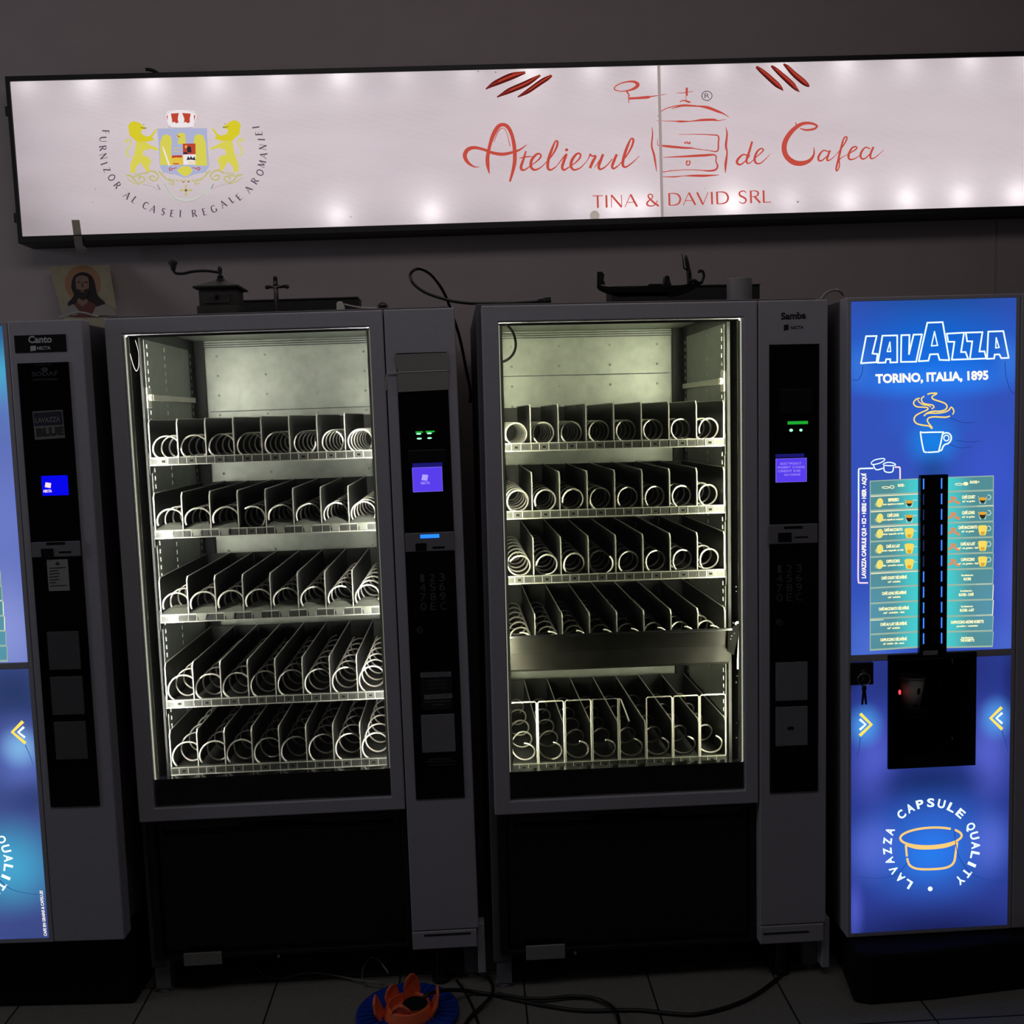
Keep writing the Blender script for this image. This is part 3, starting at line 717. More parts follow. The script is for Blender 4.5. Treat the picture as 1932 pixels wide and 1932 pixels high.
            if side == 'l' and i in (0,1,2,5): b.flat([c2(q[3][0]+2, q[3][1]-.2), c2(q[2][0], q[2][1]-.2), c2(q[2][0], q[2][1]+1.2), c2(q[3][0]+2, q[3][1]+1.4)])
            if side == 'l' and i == 8: b.flat([c2(q[3][0], q[3][1]), c2(q[3][0]+26, q[3][1]-1), c2(q[3][0]+26, q[3][1]+.2), c2(q[3][0], q[3][1]+1.6)])
            if side == 'r' and i in (1,6,8): b.flat([c2(q[2][0]-32, q[2][1]-1.4), c2(q[2][0], q[2][1]-3), c2(q[2][0], q[2][1]-1.6), c2(q[2][0]-32, q[2][1]-.4)])
            row = b.build('menu_button', [gr, LINE_C, LINE_B], upper)
            y_ = (q[0][1]+q[3][1]+q[1][1]+q[2][1])/4
            if side == 'l': T = [('SUCRE -',1694,1707,-1,4.2,''),('ESPRESSO',1676,1696,-3,5,'avec capsule au comptoir'),('CAFÉ LONG',1674,1696,-3,5,'avec capsule au comptoir'),('CAFÉ MACCHIATO',1668,1703,-5,4.6,'avec capsule et lait'),('CAFÉ AU LAIT',1672,1698,-3,4.8,'avec capsule et lait'),('CAPPUCCINO',1672,1698,-4,4.8,'lait - poudre cacao'),('CAFÉ COURT DÉCAFÉINÉ',1663,1711,-2,4.6,'café soluble'),('CAFÉ LONG DÉCAFÉINÉ',1664,1710,-2,4.6,'café soluble'),('CAFÉ MACCHIATO DÉCAFÉINÉ',1658,1715,-2,4.6,'café soluble - lait'),('CAFÉ AU LAIT DÉCAFÉINÉ',1661,1711,-2,4.6,'café soluble'),('CAPPUCCINO DÉCAFÉINÉ',1661,1711,-2,4.6,'café soluble - lait - cacao')][i]
            else: T = [('SUCRE +',1830,1848,-1,4.2,''),('CAFÉ COURT',1815,1840,-2,5,'café en grains'),('CAFÉ LONG',1815,1839,-2,5,'café en grains'),('CAFÉ MACCHIATO',1808,1844,-4,4.8,'café en grains'),('CAFÉ AU LAIT',1812,1840,-2,4.8,'café en grains - lait'),('CAPPUCCINO',1813,1839,-2,4.8,'café en grains - lait'),('SUCRE',1818,1832,5,4.2,''),('SUCRE - CAFÉ',1809,1837,5,4.2,''),('SUCRE - LAIT',1811,1838,5,4.2,''),('CAPPUCCINO ARÔME NOISETTE',1794,1856,-2,4.6,'poudre - noisette'),('THÉ NOISETTE',1812,1838,3,4.4,'')][i]
            def tx(b):
                k_ = lambda px: -(px-1690)*.045 if side == 'l' else -(px-1825)*.03
                letter_on(b, T[0], (T[1], y_+T[3]+k_(T[1])), (T[2], y_+T[3]+k_(T[2])), T[4]*1.08, c3, .055)
                m_ = (T[1]+T[2])/2; hw = 20 if len(T[5]) > 15 else 12
                if T[5]: letter_on(b, T[5], (m_-hw, y_+T[3]+6.5+k_(m_-hw)), (m_+hw, y_+T[3]+6.5+k_(m_+hw)), 3.1, c3, .045)
                if side == 'r' and i in (6,7,8,10): letter_on(b, 'boisson', (m_-11, y_-3+k_(m_-11)), (m_+11, y_-3+k_(m_+11)), 3.1, c3, .045)
            art(tx, 'button_lettering', TXT_Y, row)
            if i == 0:
                def sp(b):
                    X = 1665 if side == 'l' else 1803; Y = y_-.5
                    stroke(b, arc(X+6, Y+1, 7, 1.8, 0, 360, 14, 1.1), c3, per=1)
                    if side == 'l': stroke(b, arc(X+18, Y, 4, 2.6, 0, 360, 12, 1.3), c3, per=1)
                    else: patch(b, arc(X+19, Y, 5, 3.4, 0, 340, 12), c3)
                art(sp, 'printed_spoon', TXT_Y, row)
            elif i < 6:
                X, Y = (1715.5, y_-.5) if side == 'l' else (1854, y_-.5)
                def cup(b):
                    if i in (1, 2):
                        b.mi = 3; stroke(b, [(X-8,Y-6,.8),(X-6,Y+3,1),(X-4,Y+8.5,2.2)], c3); stroke(b, [(X+8,Y-6,.8),(X+6,Y+3,1),(X+4,Y+8.5,2.2)], c3)
                        b.mi = 1; patch(b, [(X-6.5,Y-1),(X+6.5,Y-1),(X+4,Y+5),(X+1.5,Y+7),(X-1.5,Y+7),(X-4,Y+5)], c3)
                        b.mi = 2; patch(b, arc(X, Y-1-(2 if i == 2 else 0), 8, 3, 0, 340, 14), lay(-.0026))
                        b.mi = 3
                    else:
                        b.mi = 0; patch(b, [(X-9,Y-8),(X-5,Y-10),(X+5,Y-10),(X+9,Y-8),(X+7.5,Y+2),(X+5,Y+9),(X-5,Y+9),(X-7.5,Y+2)], c3)
                        b.mi = 2; patch(b, [(X-4,Y+2),(X+4,Y+2),(X+3,Y+8),(X-3,Y+8)], lay(-.0026)); b.mi = 3
                    if side == 'r': stroke(b, arc(X+11, Y-4, 4.4, 4.4, -110, 120, 10, 1.6), c3, per=1)
                    else: stroke(b, [(X+8,Y-4,1.6),(X+13,Y-4.5,1.4),(X+15,Y-3,1)], c3)
                art(cup, 'printed_cup', [CUP_Y, CUP_D, CUP_O, PALE], row)
                def im(b):
                    if side == 'l':
                        b.mi = 1; patch(b, [(1650,y_+3),(1656,y_-4),(1660,y_+7),(1653,y_+8)], c2)
                        b.mi = 0; patch(b, [(1660+6*math.cos(t)-2.2*math.sin(t), y_+8.6*math.sin(t)+2*math.cos(t)) for t in [k*PI/8 for k in range(16)]], c3)
                    else:
                        b.mi = 2
                        for (dx, dy, an) in ((0,-4,.2),(-5,2,-.5),(7,4,.45)):
                            patch(b, [(1799+dx+6.5*math.cos(t)*math.cos(an)-3*math.sin(t)*math.sin(an), y_+1+dy+6.5*math.cos(t)*math.sin(an)+3*math.sin(t)*math.cos(an)) for t in [k*PI/7 for k in range(14)]], c3)
                art(im, 'printed_coffee_picture', [CAPS, LINE_C, BEAN], row)
    menu_rows('r')
    if key == 'L':
        return root, col, lower, upper, niche
    menu_rows('l')
    chev('printed_chevron', 1634, 1367, 1)
    # brand name in neon outline letters (zoom 5.194 of the crop at 1560,540)
    z = lambda x, y: (1560+x/5.194, 540+y/5.194)
    outl = {
     'L': [(385,490),(488,488),(447,660),(497,665),(487,745),(335,755)],
     'A': [(545,485),(690,482),(690,745),(622,748),(622,715),(582,715),(574,748),(500,750)],
     'a': [(618,548),(625,640),(592,640)],
     'V': [(730,480),(810,478),(805,665),(850,475),(932,472),(875,740),(726,742)],
     'B': [(985,358),(1135,352),(1200,725),(1105,722),(1088,665),(1012,668),(995,730),(900,735)],
     'b': [(1055,445),(1085,580),(1025,585)],
     'Z': [(1175,465),(1345,455),(1315,645),(1360,645),(1385,715),(1225,720),(1250,545),(1190,545)],
     'z': [(1362,455),(1525,450),(1495,640),(1545,638),(1562,708),(1402,715),(1425,540),(1375,540)],
     'C': [(1582,445),(1730,440),(1782,702),(1710,705),(1690,668),(1645,670),(1640,708),(1570,712)],
     'c': [(1660,505),(1688,600),(1655,605)]}
    def brand(b):
        for k, pts in outl.items():
            q = [z(*p) for p in pts]; w = 2.9 if k.isupper() or k == 'z' else 2.2
            for i in range(len(q)):
                a, e = q[i], q[(i+1) % len(q)]; l = math.hypot(e[0]-a[0], e[1]-a[1]); ux, uy = (e[0]-a[0])/l, (e[1]-a[1])/l
                stroke(b, [(a[0]-ux*w*.4, a[1]-uy*w*.4, w), (e[0]+ux*w*.4, e[1]+uy*w*.4, w)], c1, per=1)
    art(brand, 'brand_lettering', NEON_W)
    def wires(b):
        stroke(b, [(1628,690,1.1),(1626,705,1.1),(1618,717,1.1),(1608,716,1)], c1)
        stroke(b, [(1896,682,1.1),(1898,710,1.1),(1906,735,1.1),(1914,743,1)], c1)
        stroke(b, [(1793,788,1),(1815,797,1),(1840,797,.8)], c1); stroke(b, [(1803,831,1),(1830,834,1),(1850,832,.8)], c1); stroke(b, [(1790,838,1),(1812,845,1),(1835,842,.8)], c1)
    art(wires, 'printed_wires', NAVY)
    def town(b): letter_on(b, 'TORINO, ITALIA, 1895', (1652,722.5), (1865,715.5), 15.5, c1, .045)
    art(town, 'town_lettering', TXT_W)
    def steam(b):
        zz = lambda L_: [(*z(x, y), w/5.194*1.15) for x, y, w in L_]
        stroke(b, zz([(985,1060,11),(1020,1050,12),(1078,1050,12),(1040,1075,11),(1030,1092,11),(1050,1110,12),(1110,1130,12),(1160,1150,12),(1178,1180,12),(1160,1210,12),(1110,1225,12),(1050,1225,12),(990,1240,12),(950,1272,11)]), c1)
        stroke(b, zz([(955,1078,10),(932,1095,11),(928,1115,11),(945,1145,11),(990,1158,11),(1035,1165,11),(1050,1185,11),(1025,1203,9)]), c1)
        stroke(b, zz([(912,1098,9),(880,1105,11),(855,1130,11),(852,1155,11),(880,1180,11),(940,1185,11),(985,1190,11),(985,1210,11),(920,1240,11),(870,1270,12),(855,1310,12),(880,1345,12),(940,1362,12),(1000,1370,11),(1028,1395,9),(1028,1380,10),(1000,1345,11),(985,1315,11),(1000,1290,11),(1050,1280,12),(1120,1283,12),(1170,1283,12),(1208,1272,10)]), c1)
        stroke(b, zz([(890,1105,7),(900,1130,9),(940,1160,9),(990,1168,8),(1020,1185,7)]), c2)
        stroke(b, zz([(955,1262,8),(1000,1245,10),(1080,1245,10),(1150,1235,11),(1195,1215,11),(1218,1185,10),(1238,1205,11),(1245,1230,11),(1232,1258,9)]), c2)
    art(steam, 'printed_steam', emi('neon_yellow_steam', (255,220,104), 1.08))
    def cup(b):
        zz = lambda L_: [(*z(x, y), w/5.194*1.25) for x, y, w in L_]
        stroke(b, zz([(985,1627,11),(960,1625,11),(945,1600,11),(918,1440,11),(940,1434,11),(1125,1430,11),(1135,1445,11),(1100,1605,11),(1085,1622,11),(990,1628,11)]), c1, per=2)
        stroke(b, zz([(1130,1455,11),(1160,1438,11),(1195,1442,11),(1218,1470,11),(1215,1510,11),(1190,1540,11),(1160,1550,11),(1140,1570,11),(1125,1605,11),(1105,1612,11)]), c1)
        stroke(b, [(*z(1172+26*math.cos(t), 1488+28*math.sin(t)), 2) for t in [k*2*PI/16 for k in range(17)]], c1, per=1)
    art(cup, 'printed_coffee_cup', NEON_W)
    # frame line, capsules and sideways lettering by the left menu (zoom 4.713 of the crop at 1600,840)
    y5 = lambda x, y: (1600+x/4.713, 840+y/4.713)
    def fl(b):
        zz = lambda L_: [(*y5(x, y), w/4.713*1.15) for x, y, w in L_]
        b.mi = 0; stroke(b, zz([(225,205,11),(110,208,11),(96,220,11),(94,260,11),(94,600,11)]), c1, per=2)
        b.mi = 1; stroke(b, zz([(94,600,11),(90,1100,11),(92,1210,11),(105,1224,11),(178,1224,11)]), c1, per=2); stroke(b, zz([(415,195,11),(450,195,11),(462,205,11),(463,300,11)]), c1, per=2)
    art(fl, 'printed_frame_line', [NEON_W, NEON_P])
    def caps(b):
        zz = lambda L_: [(*y5(x, y), w/4.713) for x, y, w in L_]
        stroke(b, zz([(205,155,8),(240,130,9),(315,118,9),(322,135,9),(280,160,9),(220,172,9),(205,158,8)]), c1); stroke(b, zz([(225,175,9),(240,210,10),(265,218,10),(310,205,10)]), c1)
        stroke(b, zz([(310,175,8),(325,160,9),(370,152,9),(415,165,9),(418,178,9),(370,182,9),(318,178,9)]), c1); stroke(b, zz([(318,185,10),(322,225,10),(345,240,10),(385,240,10),(400,225,10),(405,190,10)]), c1)
    art(caps, 'printed_capsules', NEON_W)
    def sidew(b): letter_on(b, 'LAVAZZA CAPSULE QUI • ICI • HERE • HIER • AQUÍ', y5(158, 1183), y5(160, 248), 7.4, c1, .05)
    art(sidew, 'sideways_lettering', TXT_W)
    # selector column with two light rows
    r = (*[lo(1733,900)[0], lo(1785,900)[0]], lo(1785,1236)[2], lo(1733,896)[2])
    s = MB().box(r[0], r[1], -.014, .0, r[2], r[3]).build('selector_column', GLOSSB, root, bevel=.002)
    BL = emi('blue_bar', (60,130,255), 1.25, True); BD = emi('blue_bar_dim', (30,40,90))
    for i in range(11):
        for X, side in ((1742.5, 'l'), (1776.5, 'r')):
            ya = 903+i*29.2-(0 if side == 'l' else 1)
            a, b_ = conv_px(X-1, ya, -.0145), conv_px(X+1, ya+20, -.0145)
            MB().box(a[0], b_[0], -.0152, -.014, b_[2], a[2]).build('light_bar', BD if (side == 'l' and 1 <= i <= 5) else BL, s)
    a, b_ = conv_px(1742, 1228, -.0145), conv_px(1769, 1235, -.0145)
    MB().box(a[0], b_[0], -.0152, -.014, b_[2], a[2]).build('column_plate', mat('plate_metal', (150,150,146)), s)
    # red lamp, glint beads, lock
    p = conv_px(1697.5, 1306, .03)
    MB().ball((p[0], .03, p[2]), (.0035, .0035, .007), 10).build('red_lamp', emi('red_lamp', (255,60,70), 2.0), niche, smooth=True)
    for (X, Y, h) in ((1794.5,1248,6),(1794.5,1393,4)):
        p = conv_px(X, Y, -.002); MB().ball((p[0], -.008, p[2]), (.0012, .002, h*.0014), 8).build('niche_glint', CHROME, niche, smooth=True)  # bright beads standing in for reflections at the niche opening
    pw = conv_px(1780, 1298, .10); MB().ball((pw[0], .117, pw[2]), (.011, .004, .018), 12).build('sensor_dome', GLOSSB, niche, smooth=True)
    r = (lo(1603.5,1250)[0], lo(1646,1250)[0], lo(1646,1290)[2], lo(1604,1250)[2])
    lk = MB().box(r[0], r[1], -.010, .0, r[2], r[3]).build('lock_plate', BLACK, root, bevel=.002)
    p = conv_px(1630, 1268, -.01)
    MB().lathe([(.0001,-.003),(.007,-.003),(.008,0)], (p[0], -.010, p[2]), 'y', 18).build('lock_barrel', mat('lock_metal', (90,90,92), .35, .8), lk)
    return root, col, lower, upper, niche

FR = Frame(1.869, -.10, .0113, .0004)
xs = dict(x0=FR.at(1606,900)[0], x1=FR.at(1912,900)[0])
zsR = (FR.at(1750,1753)[2], FR.at(1750,1243.5)[2], FR.at(1750,1230)[2], FR.at(1750,565.8)[2])
pw = [FR.atz(*p) for p in ((1560,1835),(1582,1878),(1607,1893),(1640,1898),(1760,1888),(1932,1867))]
bpR = [(.02,.66),(.02,.10)] + [(v[0]+.004, v[1]) for v in pw[2:]] + [(.60,pw[-1][1]+.02),(.63,.05),(.63,.66)]
rR, colR, loR, upR, nichR = coffee_machine(FR, 'blue backlit coffee vending machine with neon cup print, small paper cup in its dispensing niche', lambda px, py, y=0: FR.at(px, py, y), 0, (.0112, .4372), zsR, bpR, .66, 'R')
# column of the right-hand machine mostly outside the photo: a black control strip
MB().box(.485, .615, -.003, .001, .55, 1.70).build('control_panel', GLOSSB, colR)

# left-hand coffee machine: the same door print, seen at its right-hand edge
FL = Frame(-.0393, -.0612, -.041, -.0012)
ZL = [(.1531,.229),(.892,.948),(.9105,.966),(1.8138,1.815)]
def map_left(px, py, y=0):
    v = FR.at(px, py, 0); z = v[2]
    for (a, b), (c, d) in zip(ZL[:-1], ZL[1:]):
        if z <= c or c == ZL[-1][0]:
            zz = b+(z-a)*(d-b)/(c-a); break
    return Vector((v[0]-.4372-.198, y, zz))
bpL = [(-.645,.62),(-.645,.075),(-.01,.066),(-.01,.10),(-.02,.62)]
rL, colL, loL, upL, nichL = coffee_machine(FL, 'coffee vending machine cut off by the photo edge, payment column with a bright blue display', map_left, -.665, (-.640, -.198), (.2295,.9480,.9660,1.815), bpL, .665, 'L')
at = FL.at; R = lambda x0, y0, x1, y1, y=-.003: FL.rect(x0, y0, x1, y1, y)
cv = lambda px, py: at(px, py, -.0012)
def pl(nm, r, m, y0=-.0045, y1=0, par=colL, bev=0): return MB().box(r[0], r[1], y0, y1, r[2], r[3]).build(nm, m, par, bevel=bev)
np_ = pl('name_plate', (-.169, -.041, 1.7475, 1.790), BLACK, -.0015, 0)
t = MB(); letter_on(t, 'Canto', (53.5,647), (98,646), 12.5, lambda px, py: at(px, py, -.002), .03)
letter_on(t, 'NECTA', (70,660), (95.5,659), 6, lambda px, py: at(px, py, -.002), .03)
patch(t, [(57,653),(67.5,652),(68,661),(57.5,663)], lambda px, py: at(px, py, -.002))
t.build('name_lettering', mat('silver_print', (190,190,192), .5), np_)
pan = pl('control_panel', (-.1655, -.0385, .583, 1.7215), GLOSSB, -.003, 0)
cp = lambda px, py: at(px, py, -.0034)
t = MB(); letter_on(t, 'SODAF', (60,710), (109,708), 8, cp, .02); letter_on(t, 'automatica', (62,718), (108,716.5), 4, cp, .02); patch(t, arc(84, 697, 7, 4, 0, 340, 12), cp); letter_on(t, 'produs de', (68,690), (98,688.5), 3.2, cp)
t.build('operator_lettering', mat('faint_print', (62,62,66), .5), pan)
s = MB(); s.flat([cp(*p) for p in [(61,776.5),(118,773),(123,826),(66,830)]])
s.mi = 1; s.flat([at(*p, -.0038) for p in [(63,779),(116,775.5),(118.5,801),(65,804)]])
s.mi = 0; letter_on(s, 'LAVAZZA', (67,798), (114,795), 9, lambda px, py: at(px, py, -.0042), .03)
s.mi = 2; letter_on(s, 'BLUE', (69,823), (121,819), 14, lambda px, py: at(px, py, -.0042), .05)
s.build('brand_sticker', [mat('sticker_cream', (120,118,112), .5), mat('sticker_navy', (40,44,62), .5), mat('sticker_dark', (50,50,54), .5)], pan)
r = R(78,898,130,934)
scr = pl('display', r, emi('screen_blue', (8,8,236), 1.0, True), -.0045, -.003, pan)
t = MB(); c4 = lambda px, py: at(px, py, -.005)
patch(t, [(86,910),(96.5,911.5),(95.5,921),(84.5,919)], c4); letter_on(t, 'NECTA', (82,929), (98,928.5), 4.5, c4, .05)
t.build('display_text', emi('screen_text_pink', (255,225,235)), scr)
cb = pl('coin_bar', R(60,1023,154,1049), GREY_D, -.008, -.003, pan, .002)
pl('coin_slot', R(113,1040,136,1042.5), BLACKM, -.0086, -.008, cb); pl('reject_button', R(79,1035,103,1050), BLACKM, -.0094, -.008, cb); pl('payment_light', R(89,1023,124,1026.5), BLACKM, -.009, -.008, cb)
s = MB(); s.box(*(lambda r: (r[0], r[1], -.0038, -.003, r[2], r[3]))(R(88,1056,132,1114))); s.mi = 1
c4 = lambda px, py: at(px, py, -.0044)
for i, (a, b) in enumerate(((93,124),(93,110),(93,112),(93,111),(94,112),(94,106),(94,126))): stroke(s, [(a,1072+i*5.6,1.4),(b,1070.5+i*5.6,1.4)], c4, per=1)
patch(s, [(104,1066),(108,1059),(113,1065.5)], c4)
s.build('notice_sticker', [mat('sticker_paper', (150,152,148), .6), mat('sticker_dark', (50,50,54), .5)], pan)
for q in ((89,1192,154,1262),(95,1277,161,1347),(102,1362,167,1431)): pl('blank_plate', R(*q), mat('plate_dark', (84,82,84), .5), -.0065, -.003, pan, .001)

# things hanging on or standing in the right-hand machine
kf = FR
def P(px, py, y): return kf.m @ kf.at(px, py, y)
ring_c = kf.at(1630, 1282, -.016)
kr = thing('key_ring', 'small steel ring of dark keys hanging from the lock of the lit coffee machine', 'keys', kf)
kr.matrix_world = kf.m @ Matrix.Translation(ring_c)
pts = [(.0165*math.cos(a), .001*math.sin(a*2), .0165*math.sin(a)) for a in [k*2*PI/24 for k in range(24)]]
MB().tube(pts, .0012, 6, True).build('ring', CHROME, kr, smooth=True)
KEYM = mat('key_metal', (120,118,112), .35, .8)
def keymesh(b, x, z, dx, l, y):
    b.prism([(x-.004,z),(x+.004,z),(x+.005,z-.012),(x-.005,z-.012)], 'y', y, y+.002)
    b.prism([(x-.003,z-.012),(x+.003,z-.012),(x+.0025+dx,z-l),(x-.0025+dx,z-l)], 'y', y, y+.002); return b
keymesh(MB(), .000, .021, 0, .026, .004).build('lock_key', KEYM, kr)
keymesh(MB(), -.001, -.016, -.004, .05, -.002).build('hanging_key', mat('key_dark', (46,46,48), .4, .6), kr)
keymesh(MB(), .003, -.016, .004, .051, .002).build('hanging_key', mat('key_dark', (46,46,48), .4, .6), kr)
# paper cup on a small shelf
zc = kf.at(1715, 1335, .06)[2]; xc = kf.at(1718, 1335, .06)[0]
MB().box(xc-.035, xc+.035, .02, .12, zc-.006, zc-.002).box(xc-.03, xc+.03, .022, .03, zc-.02, zc-.006).build('cup_rest', BLACKM, nichR)
cpn = thing('paper_cup', 'small grey printed paper cup standing in the dark niche of the coffee machine', 'cup', kf)
cpn.matrix_world = kf.m @ Matrix.Translation((xc, .06, zc)) @ Matrix.Rotation(.04, 4, 'Y')
cm = mat('cup_paper', (176,170,166), .6)
MB().lathe([(.0001,.003),(.0225,.003),(.0225,0),(.0235,0),(.0335,.084),(.0325,.084),(.023,.004)], (0,0,0), 'z', 28).build('cup_body', cm, cpn, smooth=True)
MB().lathe([(.0333,.083),(.0350,.084),(.0352,.0865),(.0335,.0875),(.0325,.086)], (0,0,0), 'z', 28).build('rim', cm, cpn, smooth=True)
t = MB()
for (a0, a1, h0, h1) in ((-1.75,-1.25,.006,.015),(-1.5,-1.2,.044,.060)):
    t = MB()
    for k in range(4):
        u0, u1 = a0+(a1-a0)*k/4, a0+(a1-a0)*(k+1)/4; rr = lambda h: .0238+.01*h/.084+.0002
        t.flat([(rr(h0)*math.cos(u0),rr(h0)*math.sin(u0),h0),(rr(h0)*math.cos(u1),rr(h0)*math.sin(u1),h0),(rr(h1)*math.cos(u1),rr(h1)*math.sin(u1),h1),(rr(h1)*math.cos(u0),rr(h1)*math.sin(u0),h1)])
    t.build('printed_mark', BLACK, cpn)
# ------------------------------------------------------------------ long illuminated sign on the wall
SG = Frame(0, .768, 0, -.0073)
sg = thing('light_box_sign', 'long white illuminated coffee shop sign with red script and a royal crest, above the machines', 'sign', SG)
tl, bl = SG.at(20,155,.006), SG.at(42,446,.006)
X0, ZT, ZB, X1 = (tl[0]+bl[0])/2, (tl[2]+SG.at(1800,109,.006)[2])/2, (bl[2]+SG.at(1800,393,.006)[2])/2, 3.35
xs_ = SG.at(1246, 265, .006)[0]
D = WALL_Y-.768-.002
SIGNB = mat('sign_frame', (34,31,32), .5)
h = MB().ring((X0-.014, X1+.014, ZB-.022, ZT+.016), (X0, X1, ZB, ZT), 0, D)
h.build('housing', SIGNB, sg, bevel=.002)
MB().box(X0, X1, D-.006, D-.002, ZB, ZT).build('back_plate', mat('sign_back', (225,222,220), .8), sg)
m = bpy.data.materials.new('fluted_backlit_sheet'); m.use_nodes = True; nt = m.node_tree; nt.nodes.remove(nt.nodes['Principled BSDF'])
tc = nt.nodes.new('ShaderNodeTexCoord'); wv = nt.nodes.new('ShaderNodeTexWave'); wv.bands_direction = 'Z'; wv.inputs['Scale'].default_value = 85
wv.inputs['Distortion'].default_value = .6; wv.inputs['Detail'].default_value = 1
mr = nt.nodes.new('ShaderNodeMapRange'); mr.inputs[3].default_value = .62; mr.inputs[4].default_value = 1.0
nz = nt.nodes.new('ShaderNodeTexNoise'); nz.inputs['Scale'].default_value = 5; nz.inputs['Detail'].default_value = 5
mp = nt.nodes.new('ShaderNodeMapping'); mp.inputs['Scale'].default_value = (.6, 1, 2.5)
m2 = nt.nodes.new('ShaderNodeMapRange'); m2.inputs[1].default_value = .3; m2.inputs[2].default_value = .7; m2.inputs[3].default_value = .92; m2.inputs[4].default_value = 1.05
sc = nt.nodes.new('ShaderNodeVectorMath'); sc.operation = 'SCALE'; sc.inputs[0].default_value = (.93, .90, .93)
s2 = nt.nodes.new('ShaderNodeVectorMath'); s2.operation = 'SCALE'; s2.inputs[0].default_value = (.365, .32, .34)
# a dirty patch in the lower corner of the sheet
st_ = nt.nodes.new('ShaderNodeVectorMath'); st_.operation = 'DISTANCE'; cst = SG.at(55, 415, .006); st_.inputs[1].default_value = (cst[0], .006, cst[2])
m3 = nt.nodes.new('ShaderNodeMapRange'); m3.inputs[1].default_value = 0; m3.inputs[2].default_value = .16; m3.inputs[3].default_value = .80; m3.inputs[4].default_value = 1
k = nt.nodes.new('ShaderNodeMath'); k.operation = 'MULTIPLY'
em = nt.nodes.new('ShaderNodeEmission'); trn = nt.nodes.new('ShaderNodeBsdfTranslucent'); ad = nt.nodes.new('ShaderNodeAddShader')
L_ = nt.links.new
L_(tc.outputs['Object'], wv.inputs['Vector']); L_(wv.outputs['Fac'], mr.inputs[0]); L_(mr.outputs[0], sc.inputs['Scale']); L_(sc.outputs[0], trn.inputs['Color'])
L_(tc.outputs['Object'], mp.inputs[0]); L_(mp.outputs[0], nz.inputs['Vector']); L_(nz.outputs['Fac'], m2.inputs[0])
L_(tc.outputs['Object'], st_.inputs[0]); L_(st_.outputs['Value'], m3.inputs[0]); L_(m2.outputs[0], k.inputs[0]); L_(m3.outputs[0], k.inputs[1])
L_(k.outputs[0], s2.inputs['Scale']); L_(s2.outputs[0], em.inputs['Color'])
L_(em.outputs[0], ad.inputs[0]); L_(trn.outputs[0], ad.inputs[1]); L_(ad.outputs[0], nt.nodes['Material Output'].inputs[0])
m.cycles.emission_sampling = 'FRONT'
def sheet(a, b):
    return MB().flat([(a,.006,ZB),(b,.006,ZB),(b,.006,ZT),(a,.006,ZT)]).build('lit_panel', m, sg)
sheet(X0, xs_-.002); sheet(xs_+.002, X1)
MB().box(xs_-.0045, xs_+.0045, .0035, .012, ZB, ZT).build('joint_strip', emi('joint_backlit', (158,143,143)), sg)
def led(px, py, k=1.0):
    p = SG.at(px, py, .056)
    l = bpy.data.lights.new('led_module', 'POINT'); l.energy = .072*k; l.color = (1, .97, .95); l.shadow_soft_size = .012
    o = bpy.data.objects.new('led_module', l); COL.objects.link(o); o.parent = sg; o.location = (p[0], .056, p[2])
def ytop(px): return 154-(px-20)*.0259+13
def ybot(px): return 446-(px-42)*.0302-16
for i, px in enumerate(range(62, 1950, 117)): led(px, ytop(px), (.65,1.1,1.1,.9,.9,1.25,.5,.5,1.15,.8,.9,.7,.8,1.2,.8,1.0,1)[i])
for px, k in ((640,.9),(815,1.0),(1000,.3),(1090,.3),(1155,.7),(1205,.7),(1375,1.1),(1480,.5),(1590,.9),(1700,1.0),(1800,.9),(1905,1.0)): led(px, ybot(px), k)
RED = emi('sign_red', (196,78,66), .95); DRED = emi('sign_dark_red', (138,42,34), .9); DRED2 = emi('sign_maroon', (70,24,24), .9)
VIO = emi('sign_violet_ink', (92,76,92), .9); YEL = emi('crest_yellow', (214,205,84)); YELD = emi('crest_deep_yellow', (214,200,44)); LIL = emi('crest_lilac', (172,176,208))
CW = emi('crest_white', (236,228,230)); CR = emi('crest_red', (188,70,50)); CK = emi('crest_dark', (52,46,60)); OLV = emi('crest_olive', (190,182,110)); PALEG = emi('crest_pale', (198,196,190)); GRYL = emi('crest_grey', (150,142,150))
sA, sB, sC = (lambda px, py: SG.at(px, py, .0052)), (lambda px, py: SG.at(px, py, .0045)), (lambda px, py: SG.at(px, py, .0038))
def zconv(ox, oy, s, c): return lambda x, y: c(ox+x/s, oy+y/s)
